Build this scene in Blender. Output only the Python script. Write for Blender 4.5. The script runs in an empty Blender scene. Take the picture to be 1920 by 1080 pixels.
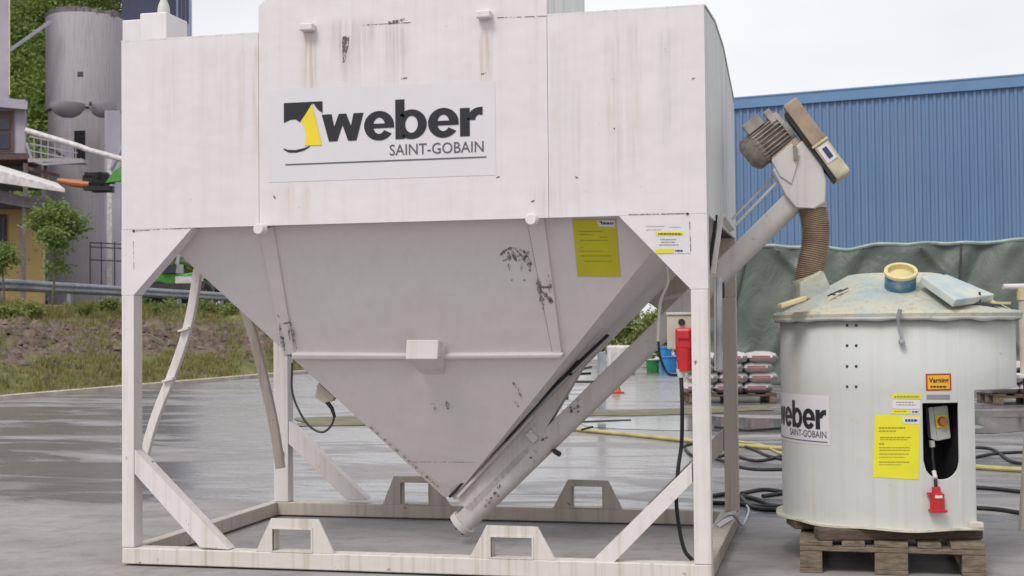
import bpy, bmesh, math, random
from mathutils import Vector as V, Matrix, noise
from mathutils.geometry import tessellate_polygon
random.seed(7)
S = bpy.context.scene
col = S.collection
# ------------------------------------------------------------------ camera
CX, CY, CZ = 3.32495, -5.98043, 1.11694
YAW, PITCH, ROLL, F = 0.229697, 0.0291259, 0.0094932, 2569.37
fw = V((-math.sin(YAW)*math.cos(PITCH), math.cos(YAW)*math.cos(PITCH), math.sin(PITCH)))
r0 = V((math.cos(YAW), math.sin(YAW), 0)); d0 = fw.cross(r0)
cr = math.cos(ROLL)*r0 + math.sin(ROLL)*d0
cd = -math.sin(ROLL)*r0 + math.cos(ROLL)*d0
CAM = V((CX, CY, CZ))
cam = bpy.data.cameras.new('camera'); camo = bpy.data.objects.new('camera', cam); col.objects.link(camo)
m = Matrix((cr, -cd, -fw)).transposed().to_4x4(); m.translation = CAM
camo.matrix_world = m
cam.sensor_width = 36; cam.lens = F/1920*36; cam.clip_start = .05; cam.clip_end = 2000
cam.dof.use_dof = True; cam.dof.focus_distance = 6.8; cam.dof.aperture_fstop = 7
S.camera = camo
# ------------------------------------------------------------------ world, sun, exposure
SUN_EL, SUN_AZ = math.radians(52), math.radians(200)      # azimuth from +Y, clockwise: behind the camera, a little left
w = bpy.data.worlds.new('World'); S.world = w; w.use_nodes = True
nt = w.node_tree; nt.nodes.clear()
out = nt.nodes.new('ShaderNodeOutputWorld'); bg = nt.nodes.new('ShaderNodeBackground')
sky = nt.nodes.new('ShaderNodeTexSky'); sky.sky_type = 'NISHITA'; sky.sun_disc = False
sky.sun_elevation = SUN_EL; sky.sun_rotation = SUN_AZ; sky.dust_density = 3; sky.air_density = 1
hsv = nt.nodes.new('ShaderNodeHueSaturation'); hsv.inputs['Saturation'].default_value = .12
mixw = nt.nodes.new('ShaderNodeMix'); mixw.data_type = 'RGBA'
tcw = nt.nodes.new('ShaderNodeTexCoord'); mpw = nt.nodes.new('ShaderNodeMapping'); nzw = nt.nodes.new('ShaderNodeTexNoise')
mpw.inputs['Scale'].default_value = (1, 1, 3.2); nzw.inputs['Scale'].default_value = 1.8; nzw.inputs['Detail'].default_value = 4
rpw = nt.nodes.new('ShaderNodeValToRGB')
rpw.color_ramp.elements[0].color = (6.1, 6.25, 6.6, 1); rpw.color_ramp.elements[0].position = .3
rpw.color_ramp.elements[1].color = (8.3, 8.35, 8.5, 1); rpw.color_ramp.elements[1].position = .7
nt.links.new(tcw.outputs['Generated'], mpw.inputs[0]); nt.links.new(mpw.outputs[0], nzw.inputs[0]); nt.links.new(nzw.outputs[0], rpw.inputs[0])
mixw.inputs[0].default_value = .85                        # a closed layer of bright cloud over the sky
nt.links.new(sky.outputs[0], hsv.inputs['Color']); nt.links.new(hsv.outputs[0], mixw.inputs[6])
nt.links.new(rpw.outputs[0], mixw.inputs[7]); nt.links.new(mixw.outputs[2], bg.inputs[0])
bg.inputs[1].default_value = .1
nt.links.new(bg.outputs[0], out.inputs[0])
sl = bpy.data.lights.new('sun', 'SUN'); sl.energy = 1.5; sl.angle = math.radians(22); sl.color = (1, .96, .91)
so = bpy.data.objects.new('sun', sl); col.objects.link(so)
sd = V((math.sin(SUN_AZ)*math.cos(SUN_EL), math.cos(SUN_AZ)*math.cos(SUN_EL), math.sin(SUN_EL)))
so.rotation_euler = sd.to_track_quat('Z', 'Y').to_euler(); so.location = sd*30
S.view_settings.view_transform = 'Standard'; S.view_settings.look = 'None'
S.view_settings.exposure = .36; S.view_settings.gamma = 1; S.view_settings.use_curve_mapping = False
S.render.engine = 'CYCLES'

# ------------------------------------------------------------------ helpers
def ray(px, py): return (fw + cr*((px-960)/F) + cd*((py-540)/F))
def P(px, py, ax, val):
    d = ray(px, py); i = 'xyz'.index(ax); t = (val - CAM[i])/d[i]; return CAM + d*t
def G(px, py, z=0.0): return P(px, py, 'z', z)
def C(px, py, depth): return CAM + ray(px, py)*depth
def PL(px, py, p0, n):
    d = ray(px, py); return CAM + d*((p0-CAM).dot(n)/d.dot(n))
W, D, H = 2.8, 1.82, 2.514

def empty(name, loc, label=None, cat=None, group=None):
    o = bpy.data.objects.new(name, None); col.objects.link(o); o.location = loc; o.empty_display_size = .1
    tag(o, label, cat, group); return o
def tag(o, label=None, cat=None, group=None, kind=None):
    if label: o['label'] = label
    if cat: o['category'] = cat
    if group: o['group'] = group
    if kind: o['kind'] = kind
    return o
def wloc(o):
    l = V(o.location)
    return l + (wloc(o.parent) if o.parent and o.type == 'EMPTY' else V((0, 0, 0)))
def attach(o, parent):
    if parent is None: return o
    o.parent = parent
    if parent.type == 'EMPTY': o.matrix_parent_inverse = Matrix.Translation(-V(parent.location))
    return o
class MB:
    def __init__(s): s.v = []; s.f = []
    def add(s, vs, fs):
        n = len(s.v); s.v += [tuple(a) for a in vs]; s.f += [tuple(i+n for i in f) for f in fs]; return s
    def box(s, a, b):
        x0, y0, z0 = a; x1, y1, z1 = b
        return s.hexa([(x0,y0,z0),(x1,y0,z0),(x1,y1,z0),(x0,y1,z0)], [(x0,y0,z1),(x1,y0,z1),(x1,y1,z1),(x0,y1,z1)])
    def hexa(s, a, b):
        n = len(a)
        return s.add(list(a)+list(b), [tuple(range(n))[::-1], tuple(range(n, 2*n))] + [(i, (i+1) % n, n+(i+1) % n, n+i) for i in range(n)])
    def prism(s, pts, off):                      # polygon of points extruded by vector off (flat, may be concave)
        pts = [V(p) for p in pts]; off = V(off); n = len(pts)
        tri = tessellate_polygon([pts])
        vs = pts + [p+off for p in pts]
        fs = [t for t in tri] + [tuple(i+n for i in t[::-1]) for t in tri] + [(i, (i+1) % n, n+(i+1) % n, n+i) for i in range(n)]
        return s.add(vs, fs)
    def obox(s, c, ax, ay, az):                  # centre and three half-axis vectors
        c, ax, ay, az = map(V, (c, ax, ay, az))
        q = lambda k: [c-ax-ay+k*az, c+ax-ay+k*az, c+ax+ay+k*az, c-ax+ay+k*az]
        return s.hexa(q(-1), q(1))
    def bar(s, p, q, wd, th, up=(0, 0, 1)):      # rectangular bar, wd across 'up x dir', th along up
        p, q, up = V(p), V(q), V(up); d = (q-p); L = d.length; d.normalize()
        sx = d.cross(up).normalized(); u = sx.cross(d).normalized()
        return s.obox((p+q)/2, d*L/2, sx*wd/2, u*th/2)
    def tube(s, path, r, n=12, caps=True):
        path = [V(p) for p in path]; k = len(path)
        rs = r if isinstance(r, (list, tuple)) else [r]*k
        t0 = (path[1]-path[0]).normalized(); ref = V((0, 0, 1)) if abs(t0.z) < .9 else V((1, 0, 0))
        u = t0.cross(ref).normalized(); vs = []; fs = []
        for i, p in enumerate(path):
            t = (path[min(i+1, k-1)]-path[max(i-1, 0)]).normalized()
            u = (u - t*u.dot(t)).normalized(); b = t.cross(u)
            for j in range(n):
                a = 2*math.pi*j/n; vs.append(p + (u*math.cos(a)+b*math.sin(a))*rs[i])
        for i in range(k-1):
            for j in range(n):
                fs.append((i*n+j, i*n+(j+1) % n, (i+1)*n+(j+1) % n, (i+1)*n+j))
        if caps: fs += [tuple(range(n))[::-1], tuple(range((k-1)*n, k*n))]
        return s.add(vs, fs)
    def lathe(s, c, prof, n=48, axis=(0, 0, 1), ref=None, a0=0, a1=360, close=False):
        c = V(c); ax = V(axis).normalized()
        u = V(ref) if ref else ax.cross(V((0, 1, 0)) if abs(ax.y) < .9 else V((1, 0, 0)))
        u = (u-ax*u.dot(ax)).normalized(); b = ax.cross(u)
        full = abs(a1-a0) >= 360; m = n if full else n+1; vs = []; fs = []; k = len(prof)
        for i in range(m):
            a = math.radians(a0+(a1-a0)*i/n); e = u*math.cos(a)+b*math.sin(a)
            for (r, z) in prof: vs.append(c+e*r+ax*z)
        for i in range(n):
            i2 = (i+1) % m
            for j in range(k-1 if not close else k):
                j2 = (j+1) % k; fs.append((i*k+j, i2*k+j, i2*k+j2, i*k+j2))
        return s.add(vs, fs)
    def build(s, name, mat, parent=None, smooth=False, bevel=0, sharp=35):
        me = bpy.data.meshes.new(name); me.from_pydata(s.v, [], s.f); 
        bm = bmesh.new(); bm.from_mesh(me); bmesh.ops.recalc_face_normals(bm, faces=bm.faces); bm.to_mesh(me); bm.free()
        me.materials.append(mat)
        if smooth:
            me.polygons.foreach_set('use_smooth', [True]*len(me.polygons))
            me.set_sharp_from_angle(angle=math.radians(sharp))
        o = bpy.data.objects.new(name, me); col.objects.link(o); attach(o, parent)
        if bevel:
            b = o.modifiers.new('bevel', 'BEVEL'); b.width = bevel; b.segments = 2; b.limit_method = 'ANGLE'; b.angle_limit = math.radians(40)
        return o
def copy_tree(o, parent=None):
    c = o.copy(); col.objects.link(c)
    if parent is not None: c.parent = parent
    for ch in list(o.children): copy_tree(ch, c)
    return c
def spline(pts, n=8):
    pts = [V(p) for p in pts]; q = [pts[0]*2-pts[1]]+pts+[pts[-1]*2-pts[-2]]; o = []
    for i in range(1, len(q)-2):
        for k in range(n):
            t = k/n; a, b, c, d = q[i-1:i+3]
            o.append(.5*((2*b)+(c-a)*t+(2*a-5*b+4*c-d)*t*t+(3*b-a-3*c+d)*t**3))
    return o+[pts[-1]]

# ------------------------------------------------------------------ materials
class N:
    def __init__(s, name):
        s.m = bpy.data.materials.new(name); s.m.use_nodes = True; s.t = s.m.node_tree
        s.b = s.t.nodes['Principled BSDF']; s.tc = s.t.nodes.new('ShaderNodeTexCoord').outputs['Object']
    def n(s, typ, **k):
        x = s.t.nodes.new(typ)
        for a, b in k.items(): setattr(x, a, b)
        return x
    def l(s, a, b): s.t.links.new(a, b)
    def noise(s, scale=(1, 1, 1), sc=5, detail=4, rough=.55, dist=0):
        mp = s.n('ShaderNodeMapping'); mp.inputs['Scale'].default_value = scale; s.l(s.tc, mp.inputs[0])
        x = s.n('ShaderNodeTexNoise'); x.inputs['Scale'].default_value = sc; x.inputs['Detail'].default_value = detail
        x.inputs['Roughness'].default_value = rough; x.inputs['Distortion'].default_value = dist
        s.l(mp.outputs[0], x.inputs[0]); return x.outputs[0]
    def ramp(s, fac, a, b, ca=(0, 0, 0), cb=(1, 1, 1)):
        r = s.n('ShaderNodeValToRGB'); e = r.color_ramp.elements
        e[0].position = a; e[1].position = b; e[0].color = (*ca, 1); e[1].color = (*cb, 1)
        s.l(fac, r.inputs[0]); return r.outputs[0]
    def mix(s, fac, a, b, mode='MIX'):
        x = s.n('ShaderNodeMix', data_type='RGBA', blend_type=mode)
        for i, q in ((0, fac), (6, a), (7, b)):
            if isinstance(q, (int, float)): x.inputs[i].default_value = q
            elif isinstance(q, tuple): x.inputs[i].default_value = (*q, 1)
            else: s.l(q, x.inputs[i])
        return x.outputs[2]
    def math(s, op, a, b=None):
        x = s.n('ShaderNodeMath', operation=op)
        for i, q in ((0, a), (1, b)):
            if q is None: continue
            if isinstance(q, (int, float)): x.inputs[i].default_value = q
            else: s.l(q, x.inputs[i])
        return x.outputs[0]
    def xyz(s):
        x = s.n('ShaderNodeSeparateXYZ'); s.l(s.tc, x.inputs[0]); return x.outputs
    def rng(s, val, a, b, c, d):                 # soft window: 0 below a, 1 between b and c, 0 above d
        def mr(lo, hi, t0, t1):
            x = s.n('ShaderNodeMapRange', interpolation_type='SMOOTHSTEP'); s.l(val, x.inputs[0])
            x.inputs[1].default_value = lo; x.inputs[2].default_value = hi; x.inputs[3].default_value = t0; x.inputs[4].default_value = t1
            return x.outputs[0]
        return s.math('MULTIPLY', mr(a, b, 0, 1), mr(c, d, 1, 0))
    def bump(s, h, st=.3, dist=.01):
        b = s.n('ShaderNodeBump'); b.inputs['Strength'].default_value = st; b.inputs['Distance'].default_value = dist
        s.l(h, b.inputs['Height']); s.l(b.outputs[0], s.b.inputs['Normal'])
    def done(s, c, rough=.5, metal=0):
        if isinstance(c, tuple): s.b.inputs['Base Color'].default_value = (*c, 1)
        else: s.l(c, s.b.inputs['Base Color'])
        if isinstance(rough, (int, float)): s.b.inputs['Roughness'].default_value = rough
        else: s.l(rough, s.b.inputs['Roughness'])
        s.b.inputs['Metallic'].default_value = metal
        return s.m
def simple(name, c, rough=.6, metal=0, var=.25, sc=6, bump=.15):
    k = N(name); a = tuple(x*(1-var) for x in c); b = tuple(min(1, x*(1+var)) for x in c)
    nz = k.noise(sc=sc, detail=5); cc = k.ramp(nz, .3, .7, a, b); k.bump(k.noise(sc=sc*6), bump, .004)
    return k.done(cc, rough, metal)
def paint(name, base, dirt=(.36, .31, .25), amount=.45, rust=.15, rough=.42, stains=(), grey=None):
    k = N(name)
    st = k.noise((9, 9, .35), 2.2, 5, .6)                        # runs of rain dirt, long in z
    st2 = k.noise((26, 26, .5), 2.0, 3, .6)
    bl = k.noise(sc=1.3, detail=5)
    c = k.mix(k.math('MULTIPLY', k.ramp(st, .5, .78), amount), base, dirt)
    c = k.mix(k.math('MULTIPLY', k.ramp(st2, .56, .8), amount*.55), c, tuple(x*.8 for x in dirt))
    c = k.mix(k.math('MULTIPLY', k.ramp(bl, .45, .75), .30), c, grey or tuple(x*.86 for x in base))
    X = k.xyz()
    for (x0, x1, z0, z1, cc, am) in stains:
        mk = k.math('MULTIPLY', k.rng(X[0], x0-.02, x0+.02, x1-.02, x1+.02), k.rng(X[2], z0-.14, z0+.10, z1-.05, z1+.02))
        mk = k.math('MULTIPLY', mk, k.ramp(k.noise((24, 24, 1.2), 2.5, 4), .34, .70))
        c = k.mix(k.math('MULTIPLY', mk, am), c, cc)
    rs = k.noise(sc=17, detail=6, rough=.7)
    c = k.mix(k.math('MULTIPLY', k.ramp(rs, .645, .70), rust), c, (.16, .085, .045))
    k.bump(k.noise(sc=2.6, detail=3), .5, .03)
    return k.done(c, k.ramp(bl, .3, .8, (rough,)*3, (rough+.18,)*3))

PX = lambda px, py, y=0: P(px, py, 'y', y)
def stn(px0, px1, py0, py1, c, am):
    a = PX(px0, py1); b = PX(px1, py0); return (a.x, b.x, a.z, b.z, c, am)
tan = (.42, .31, .19); dk = (.12, .10, .08); gr = (.36, .35, .33)
front_stains = [stn(567, 593, 55, 165, tan, .75), stn(900, 921, 55, 140, tan, .85), stn(640, 655, 68, 118, dk, .9),
  stn(722, 765, 40, 140, (.40, .36, .32), .6), stn(1138, 1165, 60, 330, tan, .3), stn(1180, 1200, 40, 300, (.45, .38, .3), .45), stn(1075, 1088, 150, 380, gr, .4),
  stn(474, 486, 80, 300, tan, .5), stn(445, 462, 90, 260, (.5, .42, .34), .4), stn(537, 552, 340, 400, tan, .5), stn(572, 580, 340, 404, tan, .55),
  stn(1030, 1052, 60, 340, (.5, .5, .44), .35), stn(620, 700, 30, 100, (.33, .28, .24), .5), stn(990, 1052, 345, 400, (.5, .42, .34), .4),
  stn(1238, 1262, 50, 250, gr, .4), stn(300, 330, 90, 240, (.55, .48, .42), .35), stn(380, 440, 85, 200, (.55, .48, .42), .3)]
M = {}
M['white'] = paint('white_paint', (.70, .66, .675), stains=front_stains, amount=.20, rust=.25)
M['hopper'] = paint('hopper_paint', (.66, .62, .62), dirt=(.42, .39, .37), amount=.15, rust=.05)
M['side'] = paint('side_paint', (.68, .68, .67), dirt=(.27, .25, .19), amount=.75, rust=.3)
M['frame'] = paint('frame_paint', (.70, .66, .65), dirt=(.42, .36, .27), amount=.6, rust=1)
M['frame_low'] = paint('worn_frame_paint', (.64, .60, .56), dirt=(.34, .27, .17), amount=.85, rust=1)
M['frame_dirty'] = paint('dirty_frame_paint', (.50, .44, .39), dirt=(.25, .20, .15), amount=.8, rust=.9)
M['rusty'] = paint('rusty_post', (.42, .38, .34), dirt=(.26, .16, .08), amount=1, rust=1)
M['auger'] = paint('auger_paint', (.56, .53, .51), dirt=(.36, .33, .30), amount=.5, rust=.5)
M['mixer'] = paint('mixer_paint', (.545, .55, .53), dirt=(.42, .36, .25), amount=.38, rough=.66, rust=.15, grey=(.49, .52, .52))
k = N('lid_dust'); bl = k.noise(sc=3.5, detail=5, dist=.6)
c = k.mix(k.ramp(bl, .40, .66), (.54, .52, .40), (.36, .44, .46)); c = k.mix(k.math('MULTIPLY', k.ramp(k.noise(sc=11, detail=5), .45, .7), .6), c, (.50, .47, .36))
c = k.mix(k.math('MULTIPLY', k.ramp(k.noise(sc=38, detail=5), .52, .66), .6), c, (.34, .32, .26))
k.bump(k.noise(sc=20, detail=6), .8, .008); M['lid'] = k.done(c, .75)
k = N('hatch_paint'); c = k.mix(k.ramp(k.noise(sc=7, detail=5), .4, .65), (.36, .46, .50), (.54, .55, .48)); M['hatch'] = k.done(c, .6)
k = N('blue_paint'); c = k.mix(k.ramp(k.noise((1, 1, 2), 9, 5), .5, .72), (.05, .17, .30), (.36, .42, .42)); M['blue'] = k.done(c, .5)
M['cream'] = simple('cream_paint', (.60, .52, .27), .6)
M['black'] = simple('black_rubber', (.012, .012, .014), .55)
M['dark'] = simple('dark_steel', (.05, .045, .045), .5)
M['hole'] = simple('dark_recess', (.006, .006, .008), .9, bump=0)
k = N('scuff_marks'); k.done((.13, .115, .115), .8)
tr = k.n('ShaderNodeBsdfTransparent'); mx = k.n('ShaderNodeMixShader'); k.l(k.ramp(k.noise((1, 1, .6), 60, 5, .7), .42, .62), mx.inputs[0])
k.l(tr.outputs[0], mx.inputs[1]); k.l(k.b.outputs[0], mx.inputs[2]); k.l(mx.outputs[0], k.t.nodes['Material Output'].inputs[0]); M['scuff'] = k.m
M['steel'] = simple('galvanised_steel', (.42, .44, .47), .42, .6)
M['rail'] = simple('guard_rail_steel', (.26, .27, .31), .5, .4)
M['ltgrey'] = simple('light_grey_plastic', (.55, .55, .50), .5, var=.08)
M['beige'] = simple('beige_plastic', (.50, .46, .38), .5, var=.15)
M['red'] = simple('red_plastic', (.50, .018, .022), .35, var=.15)
M['orange'] = simple('orange_plastic', (.45, .14, .04), .45, var=.1)
M['yellow'] = simple('yellow_label', (.72, .66, .02), .5, var=.06, bump=0)
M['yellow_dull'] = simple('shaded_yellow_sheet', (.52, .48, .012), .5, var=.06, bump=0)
M['label_white'] = simple('white_label', (.655, .63, .655), .5, var=.02, bump=0)
M['ink'] = simple('black_ink', (.012, .012, .018), .4, var=.1, bump=0)
M['ink_grey'] = simple('grey_ink', (.10, .10, .13), .4, var=.1, bump=0)
M['ink_yellow'] = simple('olive_print', (.30, .28, .02), .5, var=.1, bump=0)
M['logo_yellow'] = simple('logo_yellow', (.80, .62, .02), .4, var=.05, bump=0)
M['label_grey'] = simple('grey_label', (.25, .25, .26), .4, var=.1, bump=0)
M['signor'] = simple('orange_label', (.80, .40, .02), .45, var=.05, bump=0)
M['signred'] = simple('brown_red_border', (.35, .05, .02), .45, var=.05, bump=0)
M['mblue'] = simple('label_blue', (.03, .04, .12), .4, bump=0)
M['beltguard'] = simple('belt_guard_paint', (.33, .25, .18), .65, var=.3, sc=9)
M['beltguard2'] = simple('dusty_cream_guard', (.46, .42, .30), .7, var=.3, sc=12)
M['motor'] = simple('dusty_motor', (.24, .21, .18), .75, var=.5, sc=22)
M['motor2'] = simple('dusty_motor_cover', (.33, .30, .26), .75, var=.4, sc=14)
M['hose'] = simple('brown_hose', (.26, .19, .13), .7, var=.3, sc=14)
k = N('old_wood'); c = k.ramp(k.noise((3, .8, 14), 6, 6, .65), .3, .72, (.085, .062, .042), (.25, .20, .14)); k.bump(k.noise((3, .8, 20), 14, 5), .5, .004); M['wood'] = k.done(c, .85)
k = N('brown_beam'); c = k.ramp(k.noise((2, 1, 14), 8, 6, .65), .3, .75, (.05, .035, .028), (.16, .11, .075)); k.bump(k.noise((3, .8, 20), 14, 5), .5, .004); M['beam'] = k.done(c, .85)
k = N('blue_cladding'); oi = k.n('ShaderNodeObjectInfo').outputs['Random']
c = k.ramp(k.noise((1, 1, .25), 1.2, 5), .3, .7, (.095, .175, .32), (.13, .22, .37)); c = k.mix(k.math('MULTIPLY', oi, .35), c, (.15, .225, .34)); M['cladding'] = k.done(c, .5)
M['flashing'] = simple('blue_flashing', (.12, .23, .40), .5, var=.1, sc=.8, bump=.03)
k = N('green_tarpaulin'); c = k.ramp(k.noise(sc=.9, detail=6, dist=.8), .3, .7, (.065, .083, .07), (.125, .145, .125)); k.bump(k.noise((1, 1, .6), 2.2, 6, .6, 1.2), .4, .12); M['tarp'] = k.done(c, .5)
M['tarpedge'] = simple('tarpaulin_hem', (.30, .38, .33), .6)
M['bag'] = simple('white_bag', (.46, .43, .43), .45, var=.15, sc=9, bump=.5)
M['bagred'] = simple('bag_red_print', (.28, .12, .13), .5, var=.15)
M['bucket_green'] = simple('green_bucket', (.03, .22, .05), .4)
M['bucket_blue'] = simple('blue_bucket', (.03, .22, .55), .4)
M['purple'] = simple('purple_cloth', (.06, .05, .25), .7)
M['machinegreen'] = simple('green_paint', (.07, .30, .04), .45)
M['yhose'] = simple('yellow_hose', (.42, .37, .14), .5)
M['concrete'] = paint('concrete', (.40, .37, .39), dirt=(.19, .175, .18), amount=.7, rust=0, rough=.85)
M['concrete_dark'] = simple('dark_concrete', (.17, .15, .155), .9, sc=1.5)
M['wall_lilac'] = simple('lilac_grey_render', (.36, .34, .40), .85, var=.12, sc=1)
M['wall_yellow'] = simple('yellow_render', (.50, .36, .15), .85, var=.12, sc=1)
M['glass'] = simple('dark_glass', (.03, .03, .05), .12, var=.2, bump=0)
M['brownwood'] = simple('brown_timber', (.11, .065, .055), .8)
M['whitepaint'] = simple('white_painted_steel', (.62, .58, .58), .5)
M['roofgrey'] = simple('grey_roof', (.16, .14, .15), .8)
M['darkblue'] = simple('dark_blue_cladding', (.035, .04, .085), .6, sc=.5)
M['steelblue'] = simple('pale_blue_trim', (.22, .27, .42), .6, sc=.5)
M['trunk'] = simple('bark', (.15, .12, .08), .9)
def leafmat(name, a, b):
    k = N(name); oi = k.noise(sc=2.5, detail=3); c = k.ramp(oi, .3, .7, a, b)
    k.b.inputs['Subsurface Weight'].default_value = 0
    tr = k.n('ShaderNodeBsdfTranslucent'); k.l(c, tr.inputs[0]); mx = k.n('ShaderNodeMixShader'); mx.inputs[0].default_value = .3
    k.done(c, .7); k.l(k.b.outputs[0], mx.inputs[1]); k.l(tr.outputs[0], mx.inputs[2])
    k.l(mx.outputs[0], k.t.nodes['Material Output'].inputs[0]); return k.m
M['leaf'] = leafmat('sapling_leaves', (.12, .19, .04), (.26, .34, .10))
M['leafbush'] = leafmat('bush_leaves', (.13, .18, .035), (.30, .33, .11))
M['forest'] = leafmat('forest_leaves', (.045, .085, .015), (.24, .32, .06))
M['grass'] = leafmat('grass_blades', (.15, .15, .04), (.31, .285, .115))
M['reflected_green'] = simple('reflected_green', (.16, .15, .095), .9, var=.4, sc=4)  # dull green put in for a reflection on the drain strip
# ground: wet asphalt
k = N('wet_asphalt')
n1 = k.noise((.45, 1.2, 1), 1.1, 6, .62, 1.0); n2 = k.noise((.3, 1.0, 1), .5, 4, .5, .6); n3 = k.noise(sc=60, detail=3)
X = k.xyz(); far = k.n('ShaderNodeMapRange'); k.l(X[1], far.inputs[0])
far.inputs[1].default_value = .9; far.inputs[2].default_value = 2.6; far.inputs[3].default_value = -.16; far.inputs[4].default_value = .06
wet = k.math('ADD', k.math('ADD', k.math('MULTIPLY', n1, .6), k.math('MULTIPLY', n2, .4)), far.outputs[0])
c = k.ramp(k.noise((.8, 1.6, 1), 1.6, 6, .6), .3, .7, (.205, .188, .188), (.33, .31, .308))
c = k.mix(k.ramp(wet, .46, .54), c, (.15, .135, .142))
c = k.mix(k.math('MULTIPLY', k.ramp(n3, .4, .7), .3), c, (.34, .32, .31))
bh = k.math('ADD', k.math('MULTIPLY', k.noise((.8, 2.2, 1), 3.0, 5, .6, .8), .7), k.math('MULTIPLY', n3, .05))
k.bump(bh, .35, .03)
vo = k.n('ShaderNodeTexVoronoi', feature='DISTANCE_TO_EDGE'); vo.inputs['Scale'].default_value = .42
mpv = k.n('ShaderNodeMapping'); k.l(k.tc, mpv.inputs[0]); va = k.n('ShaderNodeVectorMath', operation='ADD'); nzv = k.n('ShaderNodeTexNoise'); nzv.inputs['Scale'].default_value = 1.3; nzv.inputs['Detail'].default_value = 5
k.l(k.tc, nzv.inputs[0]); k.l(mpv.outputs[0], va.inputs[0]); k.l(nzv.outputs[1], va.inputs[1]); k.l(va.outputs[0], vo.inputs['Vector'])
c = k.mix(k.math('MULTIPLY', k.ramp(vo.outputs['Distance'], .002, .010, (1, 1, 1), (0, 0, 0)), .16), c, (.06, .055, .055))
c = k.mix(k.math('MULTIPLY', k.ramp(k.noise(sc=7, detail=6, rough=.7), .50, .68), .45), c, (.13, .12, .12))
c = k.mix(k.math('MULTIPLY', k.ramp(k.noise(sc=150, detail=2), .62, .72), .5), c, (.42, .40, .38))
M['asphalt'] = k.done(c, k.ramp(wet, .45, .57, (.80,)*3, (.17,)*3))
k.b.inputs['Specular IOR Level'].default_value = .6
k = N('puddle_water'); k.bump(k.noise((.6, 2, 1), 3, 3), .1, .02); M['water'] = k.done((.10, .10, .105), .08)
k.b.inputs['Specular IOR Level'].default_value = 1.0
k = N('bank_earth'); a = k.noise(sc=.9, detail=6, rough=.65); b = k.noise(sc=3.5, detail=6, rough=.7)
c = k.ramp(b, .34, .66, (.06, .042, .032), (.27, .20, .155)); g = k.ramp(k.noise(sc=1.7, detail=5), .3, .7, (.09, .10, .025), (.22, .22, .075))
zz = k.xyz()[2]; band = k.n('ShaderNodeMapRange'); k.l(zz, band.inputs[0]); band.inputs[1].default_value = .30; band.inputs[2].default_value = .75; band.inputs[3].default_value = .30; band.inputs[4].default_value = -.10
b2 = k.n('ShaderNodeMapRange'); k.l(zz, b2.inputs[0]); b2.inputs[1].default_value = 1.15; b2.inputs[2].default_value = 1.75; b2.inputs[3].default_value = 0; b2.inputs[4].default_value = .30
fac = k.math('ADD', k.math('ADD', a, band.outputs[0]), b2.outputs[0])
c = k.mix(k.ramp(fac, .46, .60), c, g); k.bump(b, 1, .15); M['bank'] = k.done(c, .95)
M['yard'] = simple('yard_gravel', (.10, .085, .085), .9, sc=1.2)
M['kerb'] = simple('pale_kerb', (.50, .44, .38), .8, sc=2)
M['hill'] = simple('forest_floor', (.05, .08, .02), .95, sc=.3)

# ------------------------------------------------------------------ ground
g = MB().add([(-400, -60, 0), (400, -60, 0), (400, 600, 0), (-400, 600, 0)], [(0, 1, 2, 3)]).build('ground', M['asphalt']); tag(g, kind='structure')
def sheet(name, pts, z, mat, wob=.0):
    pts = [G(*p, z) for p in pts]
    q = []
    n = len(pts)
    for i in range(n):
        a, b = pts[i], pts[(i+1) % n]
        for t in range(10):
            p = a.lerp(b, t/10); p = p + V((noise.noise(p*1.3)*wob, noise.noise(p*1.7+V((5, 0, 0)))*wob, 0)); q.append(V((p.x, p.y, z)))
    mb = MB(); mb.add(q, tessellate_polygon([q])); return mb.build(name, mat)
for nm, pts, wob in (('puddle', [(1060, 786), (1300, 778), (1500, 790), (1520, 812), (1250, 806), (1090, 802)], .25),
                ('puddle', [(1800, 782), (1960, 780), (1990, 806), (1830, 812)], .3)):
    tag(sheet(nm, pts, .004, M['water'], wob), kind='structure')
# drain strip across the yard, the green reflected in it painted as colour
a = G(300, 792, .006); b = G(1500, 770, .006)
tag(sheet('drain_strip', [(560, 784), (1000, 772), (1440, 762), (1440, 771), (1000, 784), (560, 800)], .008, M['reflected_green'], .35), kind='structure')

# ------------------------------------------------------------------ bank on the left
A0, A1 = G(0, 750), G(570, 700)
B0, B1 = C(0, 562, 37.8), C(400, 582, 52.8)
zt = 1.95
def bankpt(s, t):                                  # s along, t across 0..1
    a = A0+(A1-A0)*s; b = B0+(B1-B0)*(s*1.42)
    p = a.lerp(b, t); prof = min(1, max(0, t))
    z = zt*(prof**.85)
    w = math.sin(math.pi*prof)
    z += w*(noise.noise(V((p.x*.5, p.y*.5, 0)))*.35 + noise.noise(V((p.x*1.6, p.y*1.6, 3)))*.24 + noise.noise(V((p.x*4, p.y*4, 8)))*.12)
    return V((p.x, p.y, z))
def grid(fn, ns, ntt):
    mb = MB(); vs = [fn(i/ns, j/ntt) for i in range(ns+1) for j in range(ntt+1)]
    fs = [(i*(ntt+1)+j, (i+1)*(ntt+1)+j, (i+1)*(ntt+1)+j+1, i*(ntt+1)+j+1) for i in range(ns) for j in range(ntt)]
    return mb.add(vs, fs)
S0, S1 = -1.2, 4.6
bk = grid(lambda u, v: bankpt(S0+(S1-S0)*u, v)+V((0, 0, -.01 if v > 0 else -.02)), 340, 60).build('grass_bank', M['bank'], smooth=True, sharp=180); tag(bk, kind='structure')
da = (A1-A0).normalized(); dn = V((-da.y, da.x, 0))
if dn.dot(fw) < 0: dn = -dn
e0 = bankpt(S0, 1); e1 = bankpt(S1, 1)
yd = MB().add([e0, e1, e1+dn*120, e0+dn*120], [(0, 1, 2, 3)]).build('upper_yard', M['yard']); tag(yd, kind='structure')
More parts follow.
